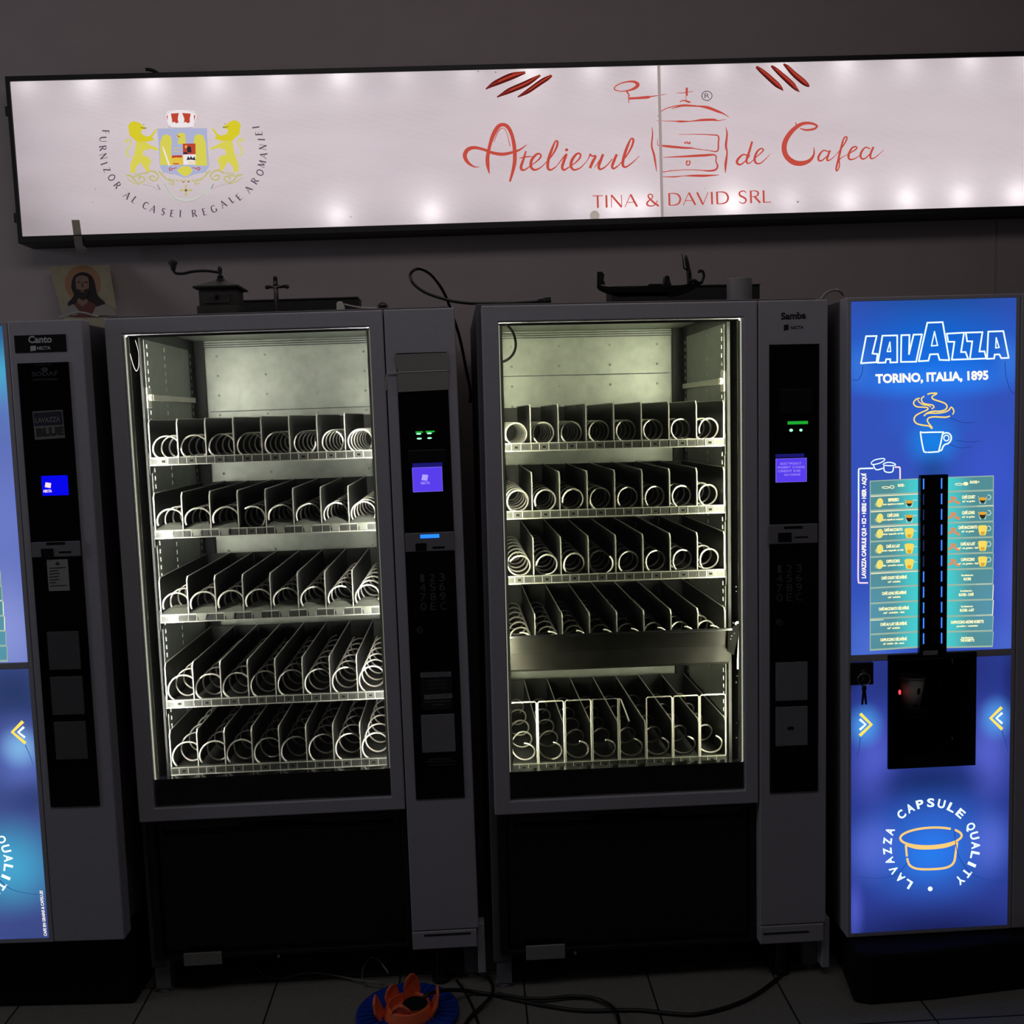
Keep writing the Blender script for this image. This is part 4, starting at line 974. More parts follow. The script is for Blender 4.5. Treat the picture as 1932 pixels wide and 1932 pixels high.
# the two words in script (digitised from close views)
b = MB(); c3_ = zconv(850, 100, 3.864, sA)
for s in [
 [(283,880,6),(272,820,26),(270,760,28),(285,680,24),(310,600,30),(345,540,30),(380,522,26),(418,540,28),(448,600,26),(466,690,28),(468,790,28),(452,870,22),(432,938,14)],
 [(210,832,3),(165,826,12),(122,792,24),(104,748,30),(124,706,30),(172,690,24),(240,703,20),(300,726,22),(375,738,24),(445,726,20),(505,705,14),(556,668,4)],
 [(316,650,4),(346,575,7),(380,548,5),(408,575,4),(434,680,6)],
 [(550,715,10),(530,780,15),(514,830,17),(522,852,14),(548,848,9),(582,822,6)],[(500,768,3),(545,758,9),(596,755,4)],
 [(580,824,5),(622,795,7),(655,762,11),(655,738,10),(628,738,13),(592,780,17),(586,828,17),(612,852,13),(652,838,8),(690,805,5)],
 [(688,806,5),(735,755,8),(772,690,13),(780,648,12),(764,645,9),(736,710,16),(712,785,18),(710,838,16),(732,852,11),(775,825,6)],
 [(772,826,4),(820,765,8),(846,738,12),(826,790,17),(814,834,16),(830,852,12),(872,826,5)],
 [(870,828,5),(915,796,8),(944,762,11),(946,736,10),(920,736,13),(886,780,17),(878,826,16),(902,852,12),(948,836,7),(985,798,5)],
 [(985,800,4),(1008,765,6),(1018,738,10),(1030,752,9),(1058,752,12),(1038,790,18),(1016,840,15)],
 [(1050,835,4),(1095,770,8),(1112,738,14),(1092,790,17),(1080,830,16),(1094,848,12),(1138,822,7),(1178,772,6)],
 [(1212,738,14),(1190,790,17),(1178,828,15),(1192,842,11),(1230,815,6)],
 [(1228,816,5),(1280,755,8),(1320,685,12),(1333,635,13),(1316,625,9),(1288,685,16),(1262,765,18),(1256,815,16),(1276,832,11),(1325,800,7),(1378,750,3)]]:
    stroke(b, s, c3_, scale=1.0 if s[0][0] < 320 and len(s) > 4 and s[0][2] != 10 else 1.22)
patch(b, arc(846, 706, 13, 11, 0, 340, 10), c3_)
b.build('script_lettering', RED, sg)
b = MB(); c4_ = zconv(1200, 100, 3.715, sA)
for s in [
 [(792,722,8),(752,712,11),(716,742,17),(708,770,17),(732,782,12),(772,752,8),(800,715,6)],[(814,620,14),(794,690,16),(775,745,16),(780,772,12),(802,768,7),(832,738,5)],
 [(830,740,5),(868,708,8),(893,680,10),(876,670,10),(850,690,14),(832,735,17),(838,768,14),(868,774,9),(906,745,6),(942,706,3)],
 [(1148,528,6),(1192,540,14),(1248,532,15),(1268,510,15),(1222,492,18),(1160,498,24),(1100,540,30),(1055,600,34),(1038,660,36),(1052,720,36),(1100,764,38),(1160,774,34),(1216,754,24),(1246,712,14),(1246,660,4)],
 [(1116,484,3),(1124,504,10)],
 [(1348,692,8),(1312,684,10),(1282,720,15),(1280,750,14),(1302,754,10),(1338,724,8)],[(1360,682,14),(1342,730,15),(1342,754,12),(1366,745,7),(1402,714,4)],
 [(1400,716,4),(1442,665,8),(1474,612,11),(1476,588,10),(1456,600,11),(1436,670,15),(1416,755,15),(1402,815,12),(1412,824,9),(1426,790,9),(1428,745,7),(1472,716,4)],
 [(1470,718,4),(1512,694,8),(1546,670,10),(1540,656,10),(1512,668,13),(1490,714,16),(1496,744,13),(1530,742,8),(1576,712,4)],
 [(1642,672,8),(1608,662,10),(1578,698,15),(1576,732,14),(1600,742,10),(1640,708,8)],[(1664,658,14),(1644,708,15),(1646,738,12),(1676,732,7),(1738,678,3)]]:
    stroke(b, s, c4_)
b.build('script_lettering', RED, sg)
# brush drawing of a box grinder between the words
b = MB()
for s in [
 [(1240,280,6),(1196,266,9),(1206,240,8),(1262,215,9),(1330,208,16),(1366,230,26),(1340,258,20),(1290,275,10),(1232,280,5)],[(1285,280,14),(1300,305,8),(1306,316,6)],
 [(1298,332,16),(1370,328,18),(1442,322,20),(1460,318,9),(1575,300,3)],[(1297,310,7),(1300,365,5)],
 [(1722,252,16),(1722,300,16),(1726,316,3)],[(1645,292,3),(1700,290,5),(1768,280,4)],[(1714,312,5),(1720,345,4)],[(1670,356,6),(1700,346,9),(1740,358,14),(1748,352,4)]]:
    stroke(b, s, c3_)
for s in [
 [(150,446,3),(190,400,6),(260,375,7),(340,364,8),(430,372,9),(500,382,20),(570,408,18),(610,424,10),(652,450,3)],[(250,390,4),(330,370,12),(430,374,8)],
 [(142,475,3),(270,478,6),(310,480,14),(385,478,7),(460,470,16),(545,468,16),(575,474,7),(632,465,3)],
 [(112,518,3),(116,570,9),(110,650,12),(126,712,14),(136,770,12),(144,832,4)],[(630,520,4),(638,570,12),(630,650,16),(638,700,11),(628,780,18),(627,842,3)],
 [(298,571,3),(430,570,5),(530,574,8),(576,582,10),(577,630,11),(569,688,10),(500,682,5),(395,668,7)],[(150,646,4),(220,654,17),(330,664,15),(396,666,10)],[(152,600,3),(150,648,5)],
 [(190,732,3),(320,726,12),(470,718,18),(555,716,10),(560,760,9),(572,790,12),(560,816,13),(520,826,13),(450,822,6),(360,818,5),(250,825,6),(178,827,6),(170,740,4)],
 [(180,868,3),(270,868,9),(330,862,5),(400,860,14),(485,860,16),(582,855,3)],
 [(338,624,7),(346,634,8),(356,622,7),(366,636,9),(378,624,8),(378,638,6)],[(350,762,6),(360,756,9),(352,776,8),(364,788,8),(376,776,9),(378,758,8),(366,760,6)]]:
    stroke(b, s, c4_)
b.build('grinder_drawing', RED, sg)
b = MB(); c5 = sA
stroke(b, arc(1333.8, 180.8, 9.6, 8.8, 0, 360, 24, 1.3), c5, per=1)
letter_on(b, 'R', (1329.6,185.6), (1338.8,185.3), 9.4, c5, -.01)
b.build('registered_mark', emi('ink_black', (46,40,44)), sg)
for pts, m_ in [([(258,264,6),(300,235,30),(350,210,44),(450,168,50),(545,142,18)],0),([(340,322,8),(380,300,24),(430,275,40),(540,228,44),(600,195,34),(655,162,14)],0),([(490,322,6),(520,305,20),(570,275,34),(660,212,38),(700,188,34),(738,164,18)],0)]:
    b = MB(); stroke(b, pts, c3_); b.mi = 1
    stroke(b, [(p[0]-2, p[1]+p[2]*.32, max(1.5, p[2]*.22)) for p in pts], zconv(850,100,3.864,sB)); stroke(b, [(p[0]-4, p[1]-p[2]*.36, max(1.5, p[2]*.18)) for p in pts[:-1]], zconv(850,100,3.864,sB)); b.mi = 2
    stroke(b, [(p[0], p[1]-p[2]*.05, p[2]*.25) for p in pts[2:]], zconv(850,100,3.864,sC))
    b.build('brush_mark', [DRED, DRED2, emi('sign_bright_red', (176,62,44))], sg)
for pts in ([(842,96,16),(870,118,30),(910,152,38),(980,215,40),(1012,243,26),(1032,264,4)],[(948,90,14),(975,112,28),(1022,155,36),(1088,215,40),(1120,250,26),(1146,273,4)],[(1034,77,12),(1060,98,28),(1102,142,38),(1160,192,42),(1195,220,32),(1214,236,10)]):
    b = MB(); stroke(b, pts, c4_); b.mi = 1
    stroke(b, [(p[0]-p[2]*.2, p[1]+p[2]*.25, max(1.5, p[2]*.3)) for p in pts], zconv(1200,100,3.715,sB)); b.mi = 2
    stroke(b, [(p[0]+p[2]*.1, p[1]-p[2]*.1, p[2]*.28) for p in pts[1:5]], zconv(1200,100,3.715,sC))
    b.build('brush_mark', [DRED, DRED2, emi('sign_bright_red', (176,62,44))], sg)
# engraved-style capitals drawn stroke by stroke
K, T_ = .15, .06
GL = {
 'A': (.78, [[(0,0,T_),(.36,1,T_)],[(.36,1,K),(.74,0,K)],[(.14,.36,T_),(.58,.36,T_)]]),
 'C': (.80, [[(.76,.84,T_),(.62,.97,.08),(.42,.99,.09),(.2,.88,.13),(.1,.62,K),(.1,.38,K),(.2,.12,.13),(.42,.01,.09),(.62,.03,.08),(.76,.18,T_)]]),
 'D': (.90, [[(.12,0,K),(.12,1,K)],[(.12,.97,T_),(.42,.97,.08),(.68,.84,.13),(.79,.5,K),(.68,.16,.13),(.42,.03,.08),(.12,.03,T_)]]),
 'E': (.66, [[(.12,0,K),(.12,1,K)],[(.12,.97,T_),(.56,.97,T_)],[(.12,.52,T_),(.48,.52,T_)],[(.12,.03,T_),(.6,.03,T_)]]),
 'F': (.62, [[(.12,0,K),(.12,1,K)],[(.12,.97,T_),(.56,.97,T_)],[(.12,.52,T_),(.48,.52,T_)]]),
 'G': (.92, [[(.76,.84,T_),(.62,.97,.08),(.42,.99,.09),(.2,.88,.13),(.1,.62,K),(.1,.38,K),(.2,.12,.13),(.42,.01,.09),(.64,.03,.08),(.78,.1,T_)],[(.78,.02,K),(.78,.42,K)]]),
 'I': (.26, [[(.12,0,K),(.12,1,K)]]),
 'L': (.60, [[(.12,0,K),(.12,1,K)],[(.12,.03,T_),(.56,.03,T_)]]),
 'M': (1.0, [[(.06,0,T_),(.14,1,T_)],[(.14,1,K),(.48,.06,K)],[(.48,.06,T_),(.80,1,T_)],[(.80,1,K),(.9,0,K)]]),
 'N': (.86, [[(.1,0,T_),(.1,1,T_)],[(.1,1,K),(.72,0,K)],[(.72,0,T_),(.72,1,T_)]]),
 'O': (.98, [arc(.47,.5,.39,.49,0,360,20,.12)]),
 'R': (.72, [[(.12,0,K),(.12,1,K)],[(.12,.97,T_),(.4,.97,.08),(.56,.86,.13),(.56,.66,.13),(.4,.53,.08),(.12,.52,T_)],[(.34,.52,K),(.68,0,K)]]),
 'S': (.62, [[(.52,.84,T_),(.40,.98,.08),(.22,.97,.1),(.1,.82,.13),(.16,.62,K),(.38,.46,K),(.50,.28,.14),(.42,.06,.1),(.24,.01,.08),(.06,.16,T_)]]),
 'T': (.68, [[(.02,.97,T_),(.64,.97,T_)],[(.33,1,K),(.33,0,K)]]),
 'U': (.84, [[(.1,1,K),(.1,.36,K),(.2,.08,.12),(.40,.01,.08),(.60,.08,.07),(.70,.36,T_),(.70,1,T_)]]),
 'V': (.74, [[(.02,1,K),(.37,0,K)],[(.37,0,T_),(.70,1,T_)]]),
 'Z': (.70, [[(.06,.97,T_),(.6,.97,T_)],[(.58,.97,K),(.06,.03,K)],[(.05,.03,T_),(.62,.03,T_)]]),
 '&': (.86, [[(.72,.44,T_),(.60,.14,.08),(.36,.01,.09),(.12,.10,.13),(.1,.30,.13),(.26,.50,.1),(.42,.66,.09),(.44,.86,.09),(.31,.98,.08),(.18,.87,.1),(.22,.68,.12),(.48,.32,K),(.80,0,K)]]),
 ' ': (.36, [])}
def glyph(b, ch, org, ux, uy, h, conv, serif=False, wx=1.0, bold=1.0):
    adv, ss = GL[ch]
    Q = lambda x, y: (org[0]+(ux[0]*x*wx+uy[0]*y)*h, org[1]+(ux[1]*x*wx+uy[1]*y)*h)
    for s in ss:
        stroke(b, [(*Q(x, y), w*h*bold) for x, y, w in s], conv, per=3 if len(s) > 2 else 1)
        if serif and len(s) == 2:
            for (x, y, w) in s:
                if y in (0, 1): stroke(b, [(*Q(x-.13, y), .05*h), (*Q(x+.13, y), .05*h)], conv, per=1)
    return adv*h*wx
b = MB()
st = 'TINA & DAVID SRL'; wsum = sum(GL[c][0] for c in st)+.06*(len(st)-1)
p0, p1, hh = (1118,392.5), (1456,382.0), 23.5
dx, dy = p1[0]-p0[0], p1[1]-p0[1]; l = math.hypot(dx, dy); ux = (dx/l, dy/l); uy = (dy/l, -dx/l); wx = l/(wsum*hh); x = 0
for c in st:
    if c == ' ' and b.v: b.build('company_lettering', RED, sg); b = MB()
    glyph(b, c, (p0[0]+ux[0]*x, p0[1]+ux[1]*x), ux, uy, hh, sA, False, wx); x += (GL[c][0]+.06)*hh*wx
b.build('company_lettering', RED, sg)
b = MB(); zz = zconv(150, 180, 4.83, sA)
for i, (ch, x, y) in enumerate([('F',240,335),('U',216,402),('R',213,480),('N',218,556),('I',224,622),('Z',250,680),('O',294,750),('R',346,818),('A',436,912),('L',502,952),('C',602,1003),('A',672,1035),('S',764,1060),('E',846,1076),('I',919,1077),('R',1045,1075),('E',1140,1060),('G',1224,1034),('A',1310,990),('L',1387,950),('E',1454,925),('A',1540,855),('R',1597,780),('O',1645,702),('M',1662,622),('A',1676,546),('N',1670,470),('I',1657,402),('E',1634,345),('I',1607,290)]):
    if i in (8, 10, 15, 21, 22): b.build('arched_lettering', VIO, sg); b = MB()
    vx, vy = 946-x, 372-y; l = math.hypot(vx, vy); uy = (vx/l, vy/l); ux = (-uy[1], uy[0]); h_ = 62; w = GL[ch][0]*h_*.95
    glyph(b, ch, (x-ux[0]*w/2-uy[0]*h_/2, y-ux[1]*w/2-uy[1]*h_/2), ux, uy, h_, zz, True, .95, 1.25)
b.build('arched_lettering', VIO, sg)
# the crest
coa = MB(); coa.mi = 0
a1, a2, a3 = zconv(150,180,4.83,sA), zconv(150,180,4.83,sB), zconv(150,180,4.83,sC)
patch(coa, [(708,302),(1162,298),(1168,450),(1182,640),(1150,702),(1060,718),(965,752),(870,722),(765,705),(732,650),(722,450)], a1)
coa.mi = 1
patch(coa, [(736,640),(734,430),(758,366),(798,354),(834,378),(842,440),(842,640),(760,632)], a2); patch(coa, [(1046,640),(1040,440),(1048,370),(1086,350),(1126,368),(1150,430),(1164,640)], a2)
patch(coa, [(893,445),(905,395),(884,375),(900,345),(940,340),(962,350),(970,445)], a2); patch(coa, [(885,682),(935,645),(1000,645),(1034,682),(1008,716),(968,742),(925,720)], a2)
coa.mi = 2; stroke(coa, [(757,460,4),(770,500,14),(818,640,14)], a3, per=1)
for q, mi in (([(836,445),(940,442),(942,540),(836,545)],0),([(941,440),(1056,438),(1058,535),(943,538)],3),([(838,548),(943,544),(945,632),(840,634)],4),([(945,540),(1058,538),(1058,630),(946,632)],2)):
    coa.mi = mi; patch(coa, q, a3)
d3 = zconv(150,180,4.83,lambda px, py: SG.at(px, py, .0034))
coa.mi = 5; patch(coa, [(983,520),(978,480),(995,462),(1015,470),(1022,520)], d3)
coa.mi = 5; patch(coa, [(975,590),(990,552),(1005,575),(1016,550),(1030,575),(1046,555),(1058,592),(1016,585)], d3); patch(coa, [(946,516),(980,518),(984,535),(946,536)], d3)
coa.mi = 3; stroke(coa, [(842,560,24),(880,556,20),(935,556,24)], d3); stroke(coa, [(855,622,10),(905,624,10)], d3, per=1)
coa.mi = 4
for k_ in range(3): stroke(coa, [(990+k_*26,600,5),(1000+k_*26,612,5),(1012+k_*22,600,5)], d3, per=1); stroke(coa, [(990+k_*26,614,5),(1000+k_*26,626,5),(1012+k_*22,614,5)], d3, per=1)
for xx in (868, 890, 912): stroke(coa, [(xx-8,480,9),(xx+8,480,9)], d3, per=1); stroke(coa, [(xx-8,512,9),(xx+8,512,9)], d3, per=1)
patch(coa, [(962,455),(978,455),(978,480),(962,480)], d3)
coa.mi = 3
stroke(coa, arc(830, 672, 13, 12, 0, 330, 10, 8), d3, per=1); stroke(coa, [(842,672,8),(885,658,6)], d3, per=1); stroke(coa, arc(1084, 668, 13, 12, 180, 510, 10, 8), d3, per=1); stroke(coa, [(1072,668,8),(1028,658,6)], d3, per=1)
stroke(coa, [(888,362,5),(905,378,9),(918,380,4)], d3)
coat = coa.build('coat_of_arms', [LIL, YEL, CW, CR, emi('crest_gold', (226,190,70)), CK], sg)
lion = [(545,248),(500,234),(462,246),(442,282),(452,330),(455,362),(488,390),(520,420),(600,425),(668,410),(682,398),(662,382),(704,316),(718,302),(690,312),(652,362),(622,376),(588,366),(562,345),(560,318),(604,304),(600,290),(572,272)]
body = [(522,418),(510,470),(500,540),(478,590),(462,640),(466,705),(508,706),(516,650),(560,610),(575,640),(612,692),(648,694),(630,650),(655,602),(630,562),(572,545),(588,502),(640,486),(720,505),(722,490),(700,476),(650,456),(612,430)]
for sgn in (1, -1):
    mx_ = (lambda p: p) if sgn > 0 else (lambda p: (1912-p[0]-0, p[1]-8))
    l_ = MB(); patch(l_, [mx_(p) for p in body], a1); l_.mi = 1; patch(l_, [mx_(p) for p in lion], a2)
    l_.mi = 0; stroke(l_, [(*mx_((470,560)),10),(*mx_((430,540)),12),(*mx_((440,490)),12),(*mx_((470,440)),10),(*mx_((455,405)),12),(*mx_((425,415)),16),(*mx_((425,435)),16)], a1)
    l_.mi = 2; stroke(l_, [(*mx_((555,292)),4),(*mx_((600,300)),6),(*mx_((605,292)),4)], a3); stroke(l_, [(*mx_((583,262)),5),(*mx_((588,270)),5)], a3, per=1)
    l_.build('lion', [YEL, YELD, CK], coat)
cr = MB(); patch(cr, [(780,188),(800,145),(860,130),(920,128),(985,130),(1045,145),(1074,186),(1042,255),(1040,290),(820,292),(806,255)], a1)
cr.mi = 1
for q in ([(832,166),(905,160),(895,215),(902,246),(880,255),(866,240),(846,250),(842,215)],[(936,160),(1014,166),(1004,215),(1006,245),(984,254),(966,240),(950,250),(956,215)],[(792,190),(804,178),(802,232)],[(1056,186),(1042,178),(1046,236)]): patch(cr, q, a2)
cr.mi = 2; stroke(cr, [(812,292,4),(925,296,3),(1036,290,4)], a2); stroke(cr, arc(925, 210, 150, 82, 175, 365, 20, 2.2), a2, per=1); stroke(cr, arc(822,284,8,8,0,360,10,3), a2, per=1)
cr.build('crown', [CW, CR, GRYL], coat)
for sgn in (1, -1):
    sw = MB()
    f = (lambda x, y: (x, y)) if sgn > 0 else (lambda x, y: (1912-x, y-6))
    for s in ([(425,728,10),(470,735,16),(500,770,12),(540,800,10),(590,780,12),(580,745,12),(545,750,14),(545,775,10)],[(600,720,10),(640,690,12),(690,700,14),(720,740,12),(690,775,12),(650,770,12),(640,740,12),(670,735,12),(690,752,8)],[(720,690,10),(760,730,14),(790,760,10),(850,790,12),(855,815,10),(810,800,8)],[(500,720,8),(560,715,10),(620,700,8)],[(430,750,6),(480,790,8),(550,815,8)],[(470,745,6),(500,740,10),(560,730,8)],[(745,705,14),(755,712,14)]):
        stroke(sw, [(*f(x, y), w) for x, y, w in s], a1)
    sw.build('scrollwork', OLV, coat)
sw = MB()
for k_ in range(9):
    x = 820+k_*36; stroke(sw, [(x-11,772-abs(k_-4)**2*.9+8,14),(x+11,772-abs(k_-4)**2*.9+8,14)], a1, per=1)
sw.build('garland', OLV, coat)
rb = MB(); stroke(rb, [(765,790,28),(800,870,30),(870,930,30),(970,955,28),(1070,935,30),(1150,880,30),(1205,790,28)], a1)
rb.mi = 1; stroke(rb, [(770,800,3),(815,880,3),(880,945,3),(970,968,3),(1065,948,3),(1140,895,3)], a2); stroke(rb, [(710,812,8),(735,862,10)], a2, per=1); stroke(rb, [(1222,806,8),(1200,852,10)], a2, per=1); stroke(rb, [(570,812,3),(650,825,3),(720,860,3)], a2); stroke(rb, [(1380,800,3),(1290,820,3),(1210,850,3)], a2)
rb.build('ribbon', [PALEG, GRYL], coat)
md = MB()
for (dx, dy, w1, w2) in ((0,-40,14,12),(0,40,14,12),(-48,0,12,14),(48,0,12,14)): patch(md, [(970+dx-w1,865+dy),(970+dx,865+dy-w2),(970+dx+w1,865+dy),(970+dx,865+dy+w2)], a2)
stroke(md, [(930,865,14),(1010,865,14)], a2, per=1); stroke(md, [(970,835,14),(970,895,14)], a2, per=1)
md.mi = 1; patch(md, arc(970, 865, 12, 12, 0, 330, 10), a3); stroke(md, [(940,788,8),(955,792,12)], a3, per=1); stroke(md, [(985,790,12),(1000,785,8)], a3, per=1)
md.build('medallion', [OLV, emi('crest_brown', (130,90,60))], coat)
# specks and small marks on the sheet
b = MB()
for (px, py, r) in ((1122,407,9),): patch(b, arc(px, py, r, r*1.1, 0, 340, 14), sA)
b.build('smudge', emi('smudge', (170,158,150)), sg)
b = MB()
for px, py, r in ((180,357,1.2),(175,382,1),(1505,381,2),(1330,356,.8),(662,409,1.2),(902,135,1.5),(935,136,1.5)): patch(b, arc(px, py, r, r, 0, 330, 8), sA)
b.build('specks', emi('speck', (150,138,140)), sg)
# latches on the left end and cable stub on top
for py in (211, 412):
    p = SG.at(14 if py < 300 else 32, py, .02); MB().box(X0-.026, X0-.014, .01, .05, p[2]-.015, p[2]+.015).build('latch', SIGNB, sg, bevel=.002)
pts = [SG.at(*q, .05) for q in smooth_path([(275,131),(285,132),(296,137),(303,144)], 4)]
MB().tube(pts, .0055, 8).build('cable_end', CABLE, sg, smooth=True)
# tape hanging from the lower edge
tp = thing('adhesive_tape', 'strip of grey adhesive tape hanging from the lower left edge of the illuminated sign', 'tape', SG)
q = [(135,415),(150,415),(154,446)]
tape_m = bpy.data.materials.new('adhesive_film'); tape_m.use_nodes = True; nt = tape_m.node_tree
mx = nt.nodes.new('ShaderNodeMixShader'); tl_ = nt.nodes.new('ShaderNodeBsdfTranslucent'); tl_.inputs[0].default_value = lin(190,186,172)
df = nt.nodes['Principled BSDF']; df.inputs['Base Color'].default_value = lin(165,162,156); mx.inputs[0].default_value = .55
nt.links.new(df.outputs[0], mx.inputs[1]); nt.links.new(tl_.outputs[0], mx.inputs[2]); nt.links.new(mx.outputs[0], nt.nodes['Material Output'].inputs[0])
def tquad(px0, px1, py, y): return [SG.at(px0, py, y), SG.at(px1, py, y)]
rows = [tquad(135,150,415,.0025), tquad(139,154,444,.0022), tquad(139.5,154.5,449,-.003), tquad(140.5,156,462,-.0035), tquad(143,165,470,-.002), tquad(144,160,478,.004)]
vs = [v for r in rows for v in r]; vs += [Vector((v[0], v[1]-.0006, v[2])) for v in vs]
n = len(rows)*2; fs = []
for i in range(len(rows)-1):
    a = 2*i; fs += [(a,a+1,a+3,a+2),(a+n,a+2+n,a+3+n,a+1+n),(a,a+2,a+2+n,a+n),(a+1,a+1+n,a+3+n,a+3)]
fs += [(0,n,n+1,1),(n-2,n-1,2*n-1,2*n-2)]
MB().add(vs, fs).build('strip', tape_m, tp)

# ------------------------------------------------------------------ things standing on the machines
TOP = 1.8428
def onA(px, py, y): return FA.m @ FA.at(px, py, y)
def stand(fr, px, y, name, label, cat, py=580):
    p = fr.at(px, py, y); t = thing(name, label, cat)
    t.matrix_world = fr.m @ Matrix.Translation((p[0], y, TOP)); return t, p[0]
def rel(fr, x0, y): return lambda px, py, yy=0.0: Vector((lambda v: (v[0]-x0, yy, v[2]-TOP))(fr.at(px, py, y+yy)))
# coffee grinder
gy = .36
g, gx = stand(FA, 419, gy, 'coffee_grinder', 'old box coffee grinder with long crank, standing on the left snack machine', 'coffee grinder')
rl = rel(FA, gx, gy); IRON = mat('old_iron', (38,36,36), .55, .4, .2, 30); GW = mat('grinder_wood', (52,47,43), .6, 0, .25, 20)
hw = abs(rl(453,560)[0]-rl(384,560)[0])/2; zl = rl(419,546)[2]; zm = rl(419,580)[2]
MB().box(-hw, hw, -hw, hw, zm, zl).build('drawer_box', GW, g, bevel=.003)
MB().box(-hw-.006, hw+.006, -hw-.006, hw+.006, 0, zm).build('base_board', GW, g, bevel=.003)
dr = MB().box(-hw*.7, hw*.7, -hw-.003, -hw+.001, zm+.006, zl-.02).build('drawer', GW, g, bevel=.001); MB().ball((0, -hw-.009, zm+.025), .007, 10).build('knob', IRON, dr, smooth=True)
z0_, z1_, z2_ = rl(419,544)[2], rl(419,531)[2], rl(419,527)[2]
lid = MB().add([(-hw-.012,-hw-.012,z0_),(hw+.012,-hw-.012,z0_),(hw+.012,hw+.012,z0_),(-hw-.012,hw+.012,z0_),(-.018,-.018,z1_),(.018,-.018,z1_),(.018,.018,z1_),(-.018,.018,z1_),(-hw-.012,-hw-.012,z0_-.005),(hw+.012,-hw-.012,z0_-.005),(hw+.012,hw+.012,z0_-.005),(-hw-.012,hw+.012,z0_-.005)],
  [(0,1,5,4),(1,2,6,5),(2,3,7,6),(3,0,4,7),(4,5,6,7),(0,8,9,1),(1,9,10,2),(2,10,11,3),(3,11,8,0),(8,11,10,9)]).build('lid', IRON, g)
za = rl(416,512)[2]
MB().lathe([(.018,z1_-.002),(.013,z1_+.006),(.006,z1_+.012),(.005,za-.02),(.010,za-.016),(.005,za-.010),(.006,za),(.007,za+.006),(.004,rl(415,503)[2])], (0,0,0), 'z', 14).build('spindle', IRON, g, smooth=True)
MB().tube([rl(*p) for p in smooth_path([(415,514),(390,511),(365,512),(345,516),(331,515),(327,508)], 4)], .0042, 8).build('crank', IRON, g, smooth=True)
pk = rl(327,508)
MB().lathe([(.005,-.004),(.0075,.002),(.008,.008),(.013,.016),(.0135,.022),(.009,.027),(.0001,.028)], pk, 'z', 16).build('crank_knob', GW, g, smooth=True)
# board behind it, crucifix
by = .52
b1, bx = stand(FA, 560, by, 'wooden_plank', 'dark wooden plank lying between the coffee grinder and the white plug', 'plank'); rl = rel(FA, bx, by)
xa, xb, zt_ = rl(456,575)[0], rl(676,575)[0], rl(640,561)[2]
b1m = MB().box(xa, xb, 0, .10, 0, zt_-.004).build('board', WOODB, b1, bevel=.004); MB().box(xa, xb, -.004, .104, zt_-.004, zt_).build('top_edge', WOODB, b1)
cy_ = .42
cx_, cx0 = stand(FA, 522, cy_, 'crucifix', 'small dark crucifix standing in front of the plank, right of the coffee grinder', 'crucifix'); rl = rel(FA, cx0, cy_)
BRZ = mat('dark_bronze', (62,58,56), .5, .5, .25, 60)
zt_, zs_ = rl(519,526)[2], rl(521,541)[2]
cr_ = MB().box(-.006, .006, 0, .006, .012, zt_).box(rl(505,541)[0], rl(540,541)[0], 0, .006, zs_-.004, zs_+.005)
for (x, z) in ((0, zt_+.003), (rl(505,541)[0]-.002, zs_), (rl(540,541)[0]+.002, zs_)): cr_.ball((x, .003, z), .007, 8)
cr_.build('cross', BRZ, cx_)
MB().lathe([(.0001,0),(.020,0),(.020,.004),(.010,.012),(.007,.02)], (0,.003,0), 'z', 16).build('stand', BRZ, cx_)
f = MB().tube([(0,-.005,zs_+.002),(.001,-.006,zs_-.02),(-.001,-.006,zs_-.035),(.001,-.005,.02)], [.004,.006,.0045,.003], 8).tube([(rl(508,541)[0],-.004,zs_+.004),(-.006,-.005,zs_-.001),(0,-.006,zs_-.003),(.006,-.005,zs_-.001),(rl(537,541)[0],-.004,zs_+.004)], [.0018,.0025,.004,.0025,.0018], 6).ball((0,-.006,zs_+.009), (.0045,.0045,.006), 8)
f.build('corpus', mat('worn_silver', (120,114,108), .45, .5), cx_, smooth=True)
# white plug with lead
py_ = .20
pg, px0 = stand(FA, 642, py_, 'power_plug', 'off-white plug with thin white lead on top of the left snack machine', 'plug'); rl = rel(FA, px0, py_)
MB().prism([(-.010,0),(.012,0),(.012,.022),(.008,.034),(.004,.036),(-.004,.036),(-.009,.032)], 'y', -.009, .009).build('plug_body', WHITEP, pg, bevel=.003)
MB().tube([rl(*p) for p in smooth_path([(650,574),(662,577),(680,580),(700,581),(714,581)], 5)] , .0022, 6).build('lead', WHITEP, pg, smooth=True)
cl, cx0 = stand(FA, 722, .20, 'cable_clip', 'small grey arched cable clip on top of the left snack machine', 'clip'); rl = rel(FA, cx0, .20)
r_ = abs(rl(731,575)[0]-rl(713,575)[0])/2; zz_ = max(.004, rl(722,571)[2]-r_)
MB().tube([(-r_,0,0),(-r_,0,zz_)]+[(r_*math.cos(a), 0, zz_+r_*math.sin(a)) for a in [PI-k*PI/10 for k in range(11)]]+[(r_,0,0)], .0028, 8).build('arch', mat('clip_grey', (96,94,96), .5), cl, smooth=True)
MB().box(-r_*.72, r_*.72, -.003, .010, 0, zz_+r_*.6).build('clip_core', BLACK, cl, bevel=.002)
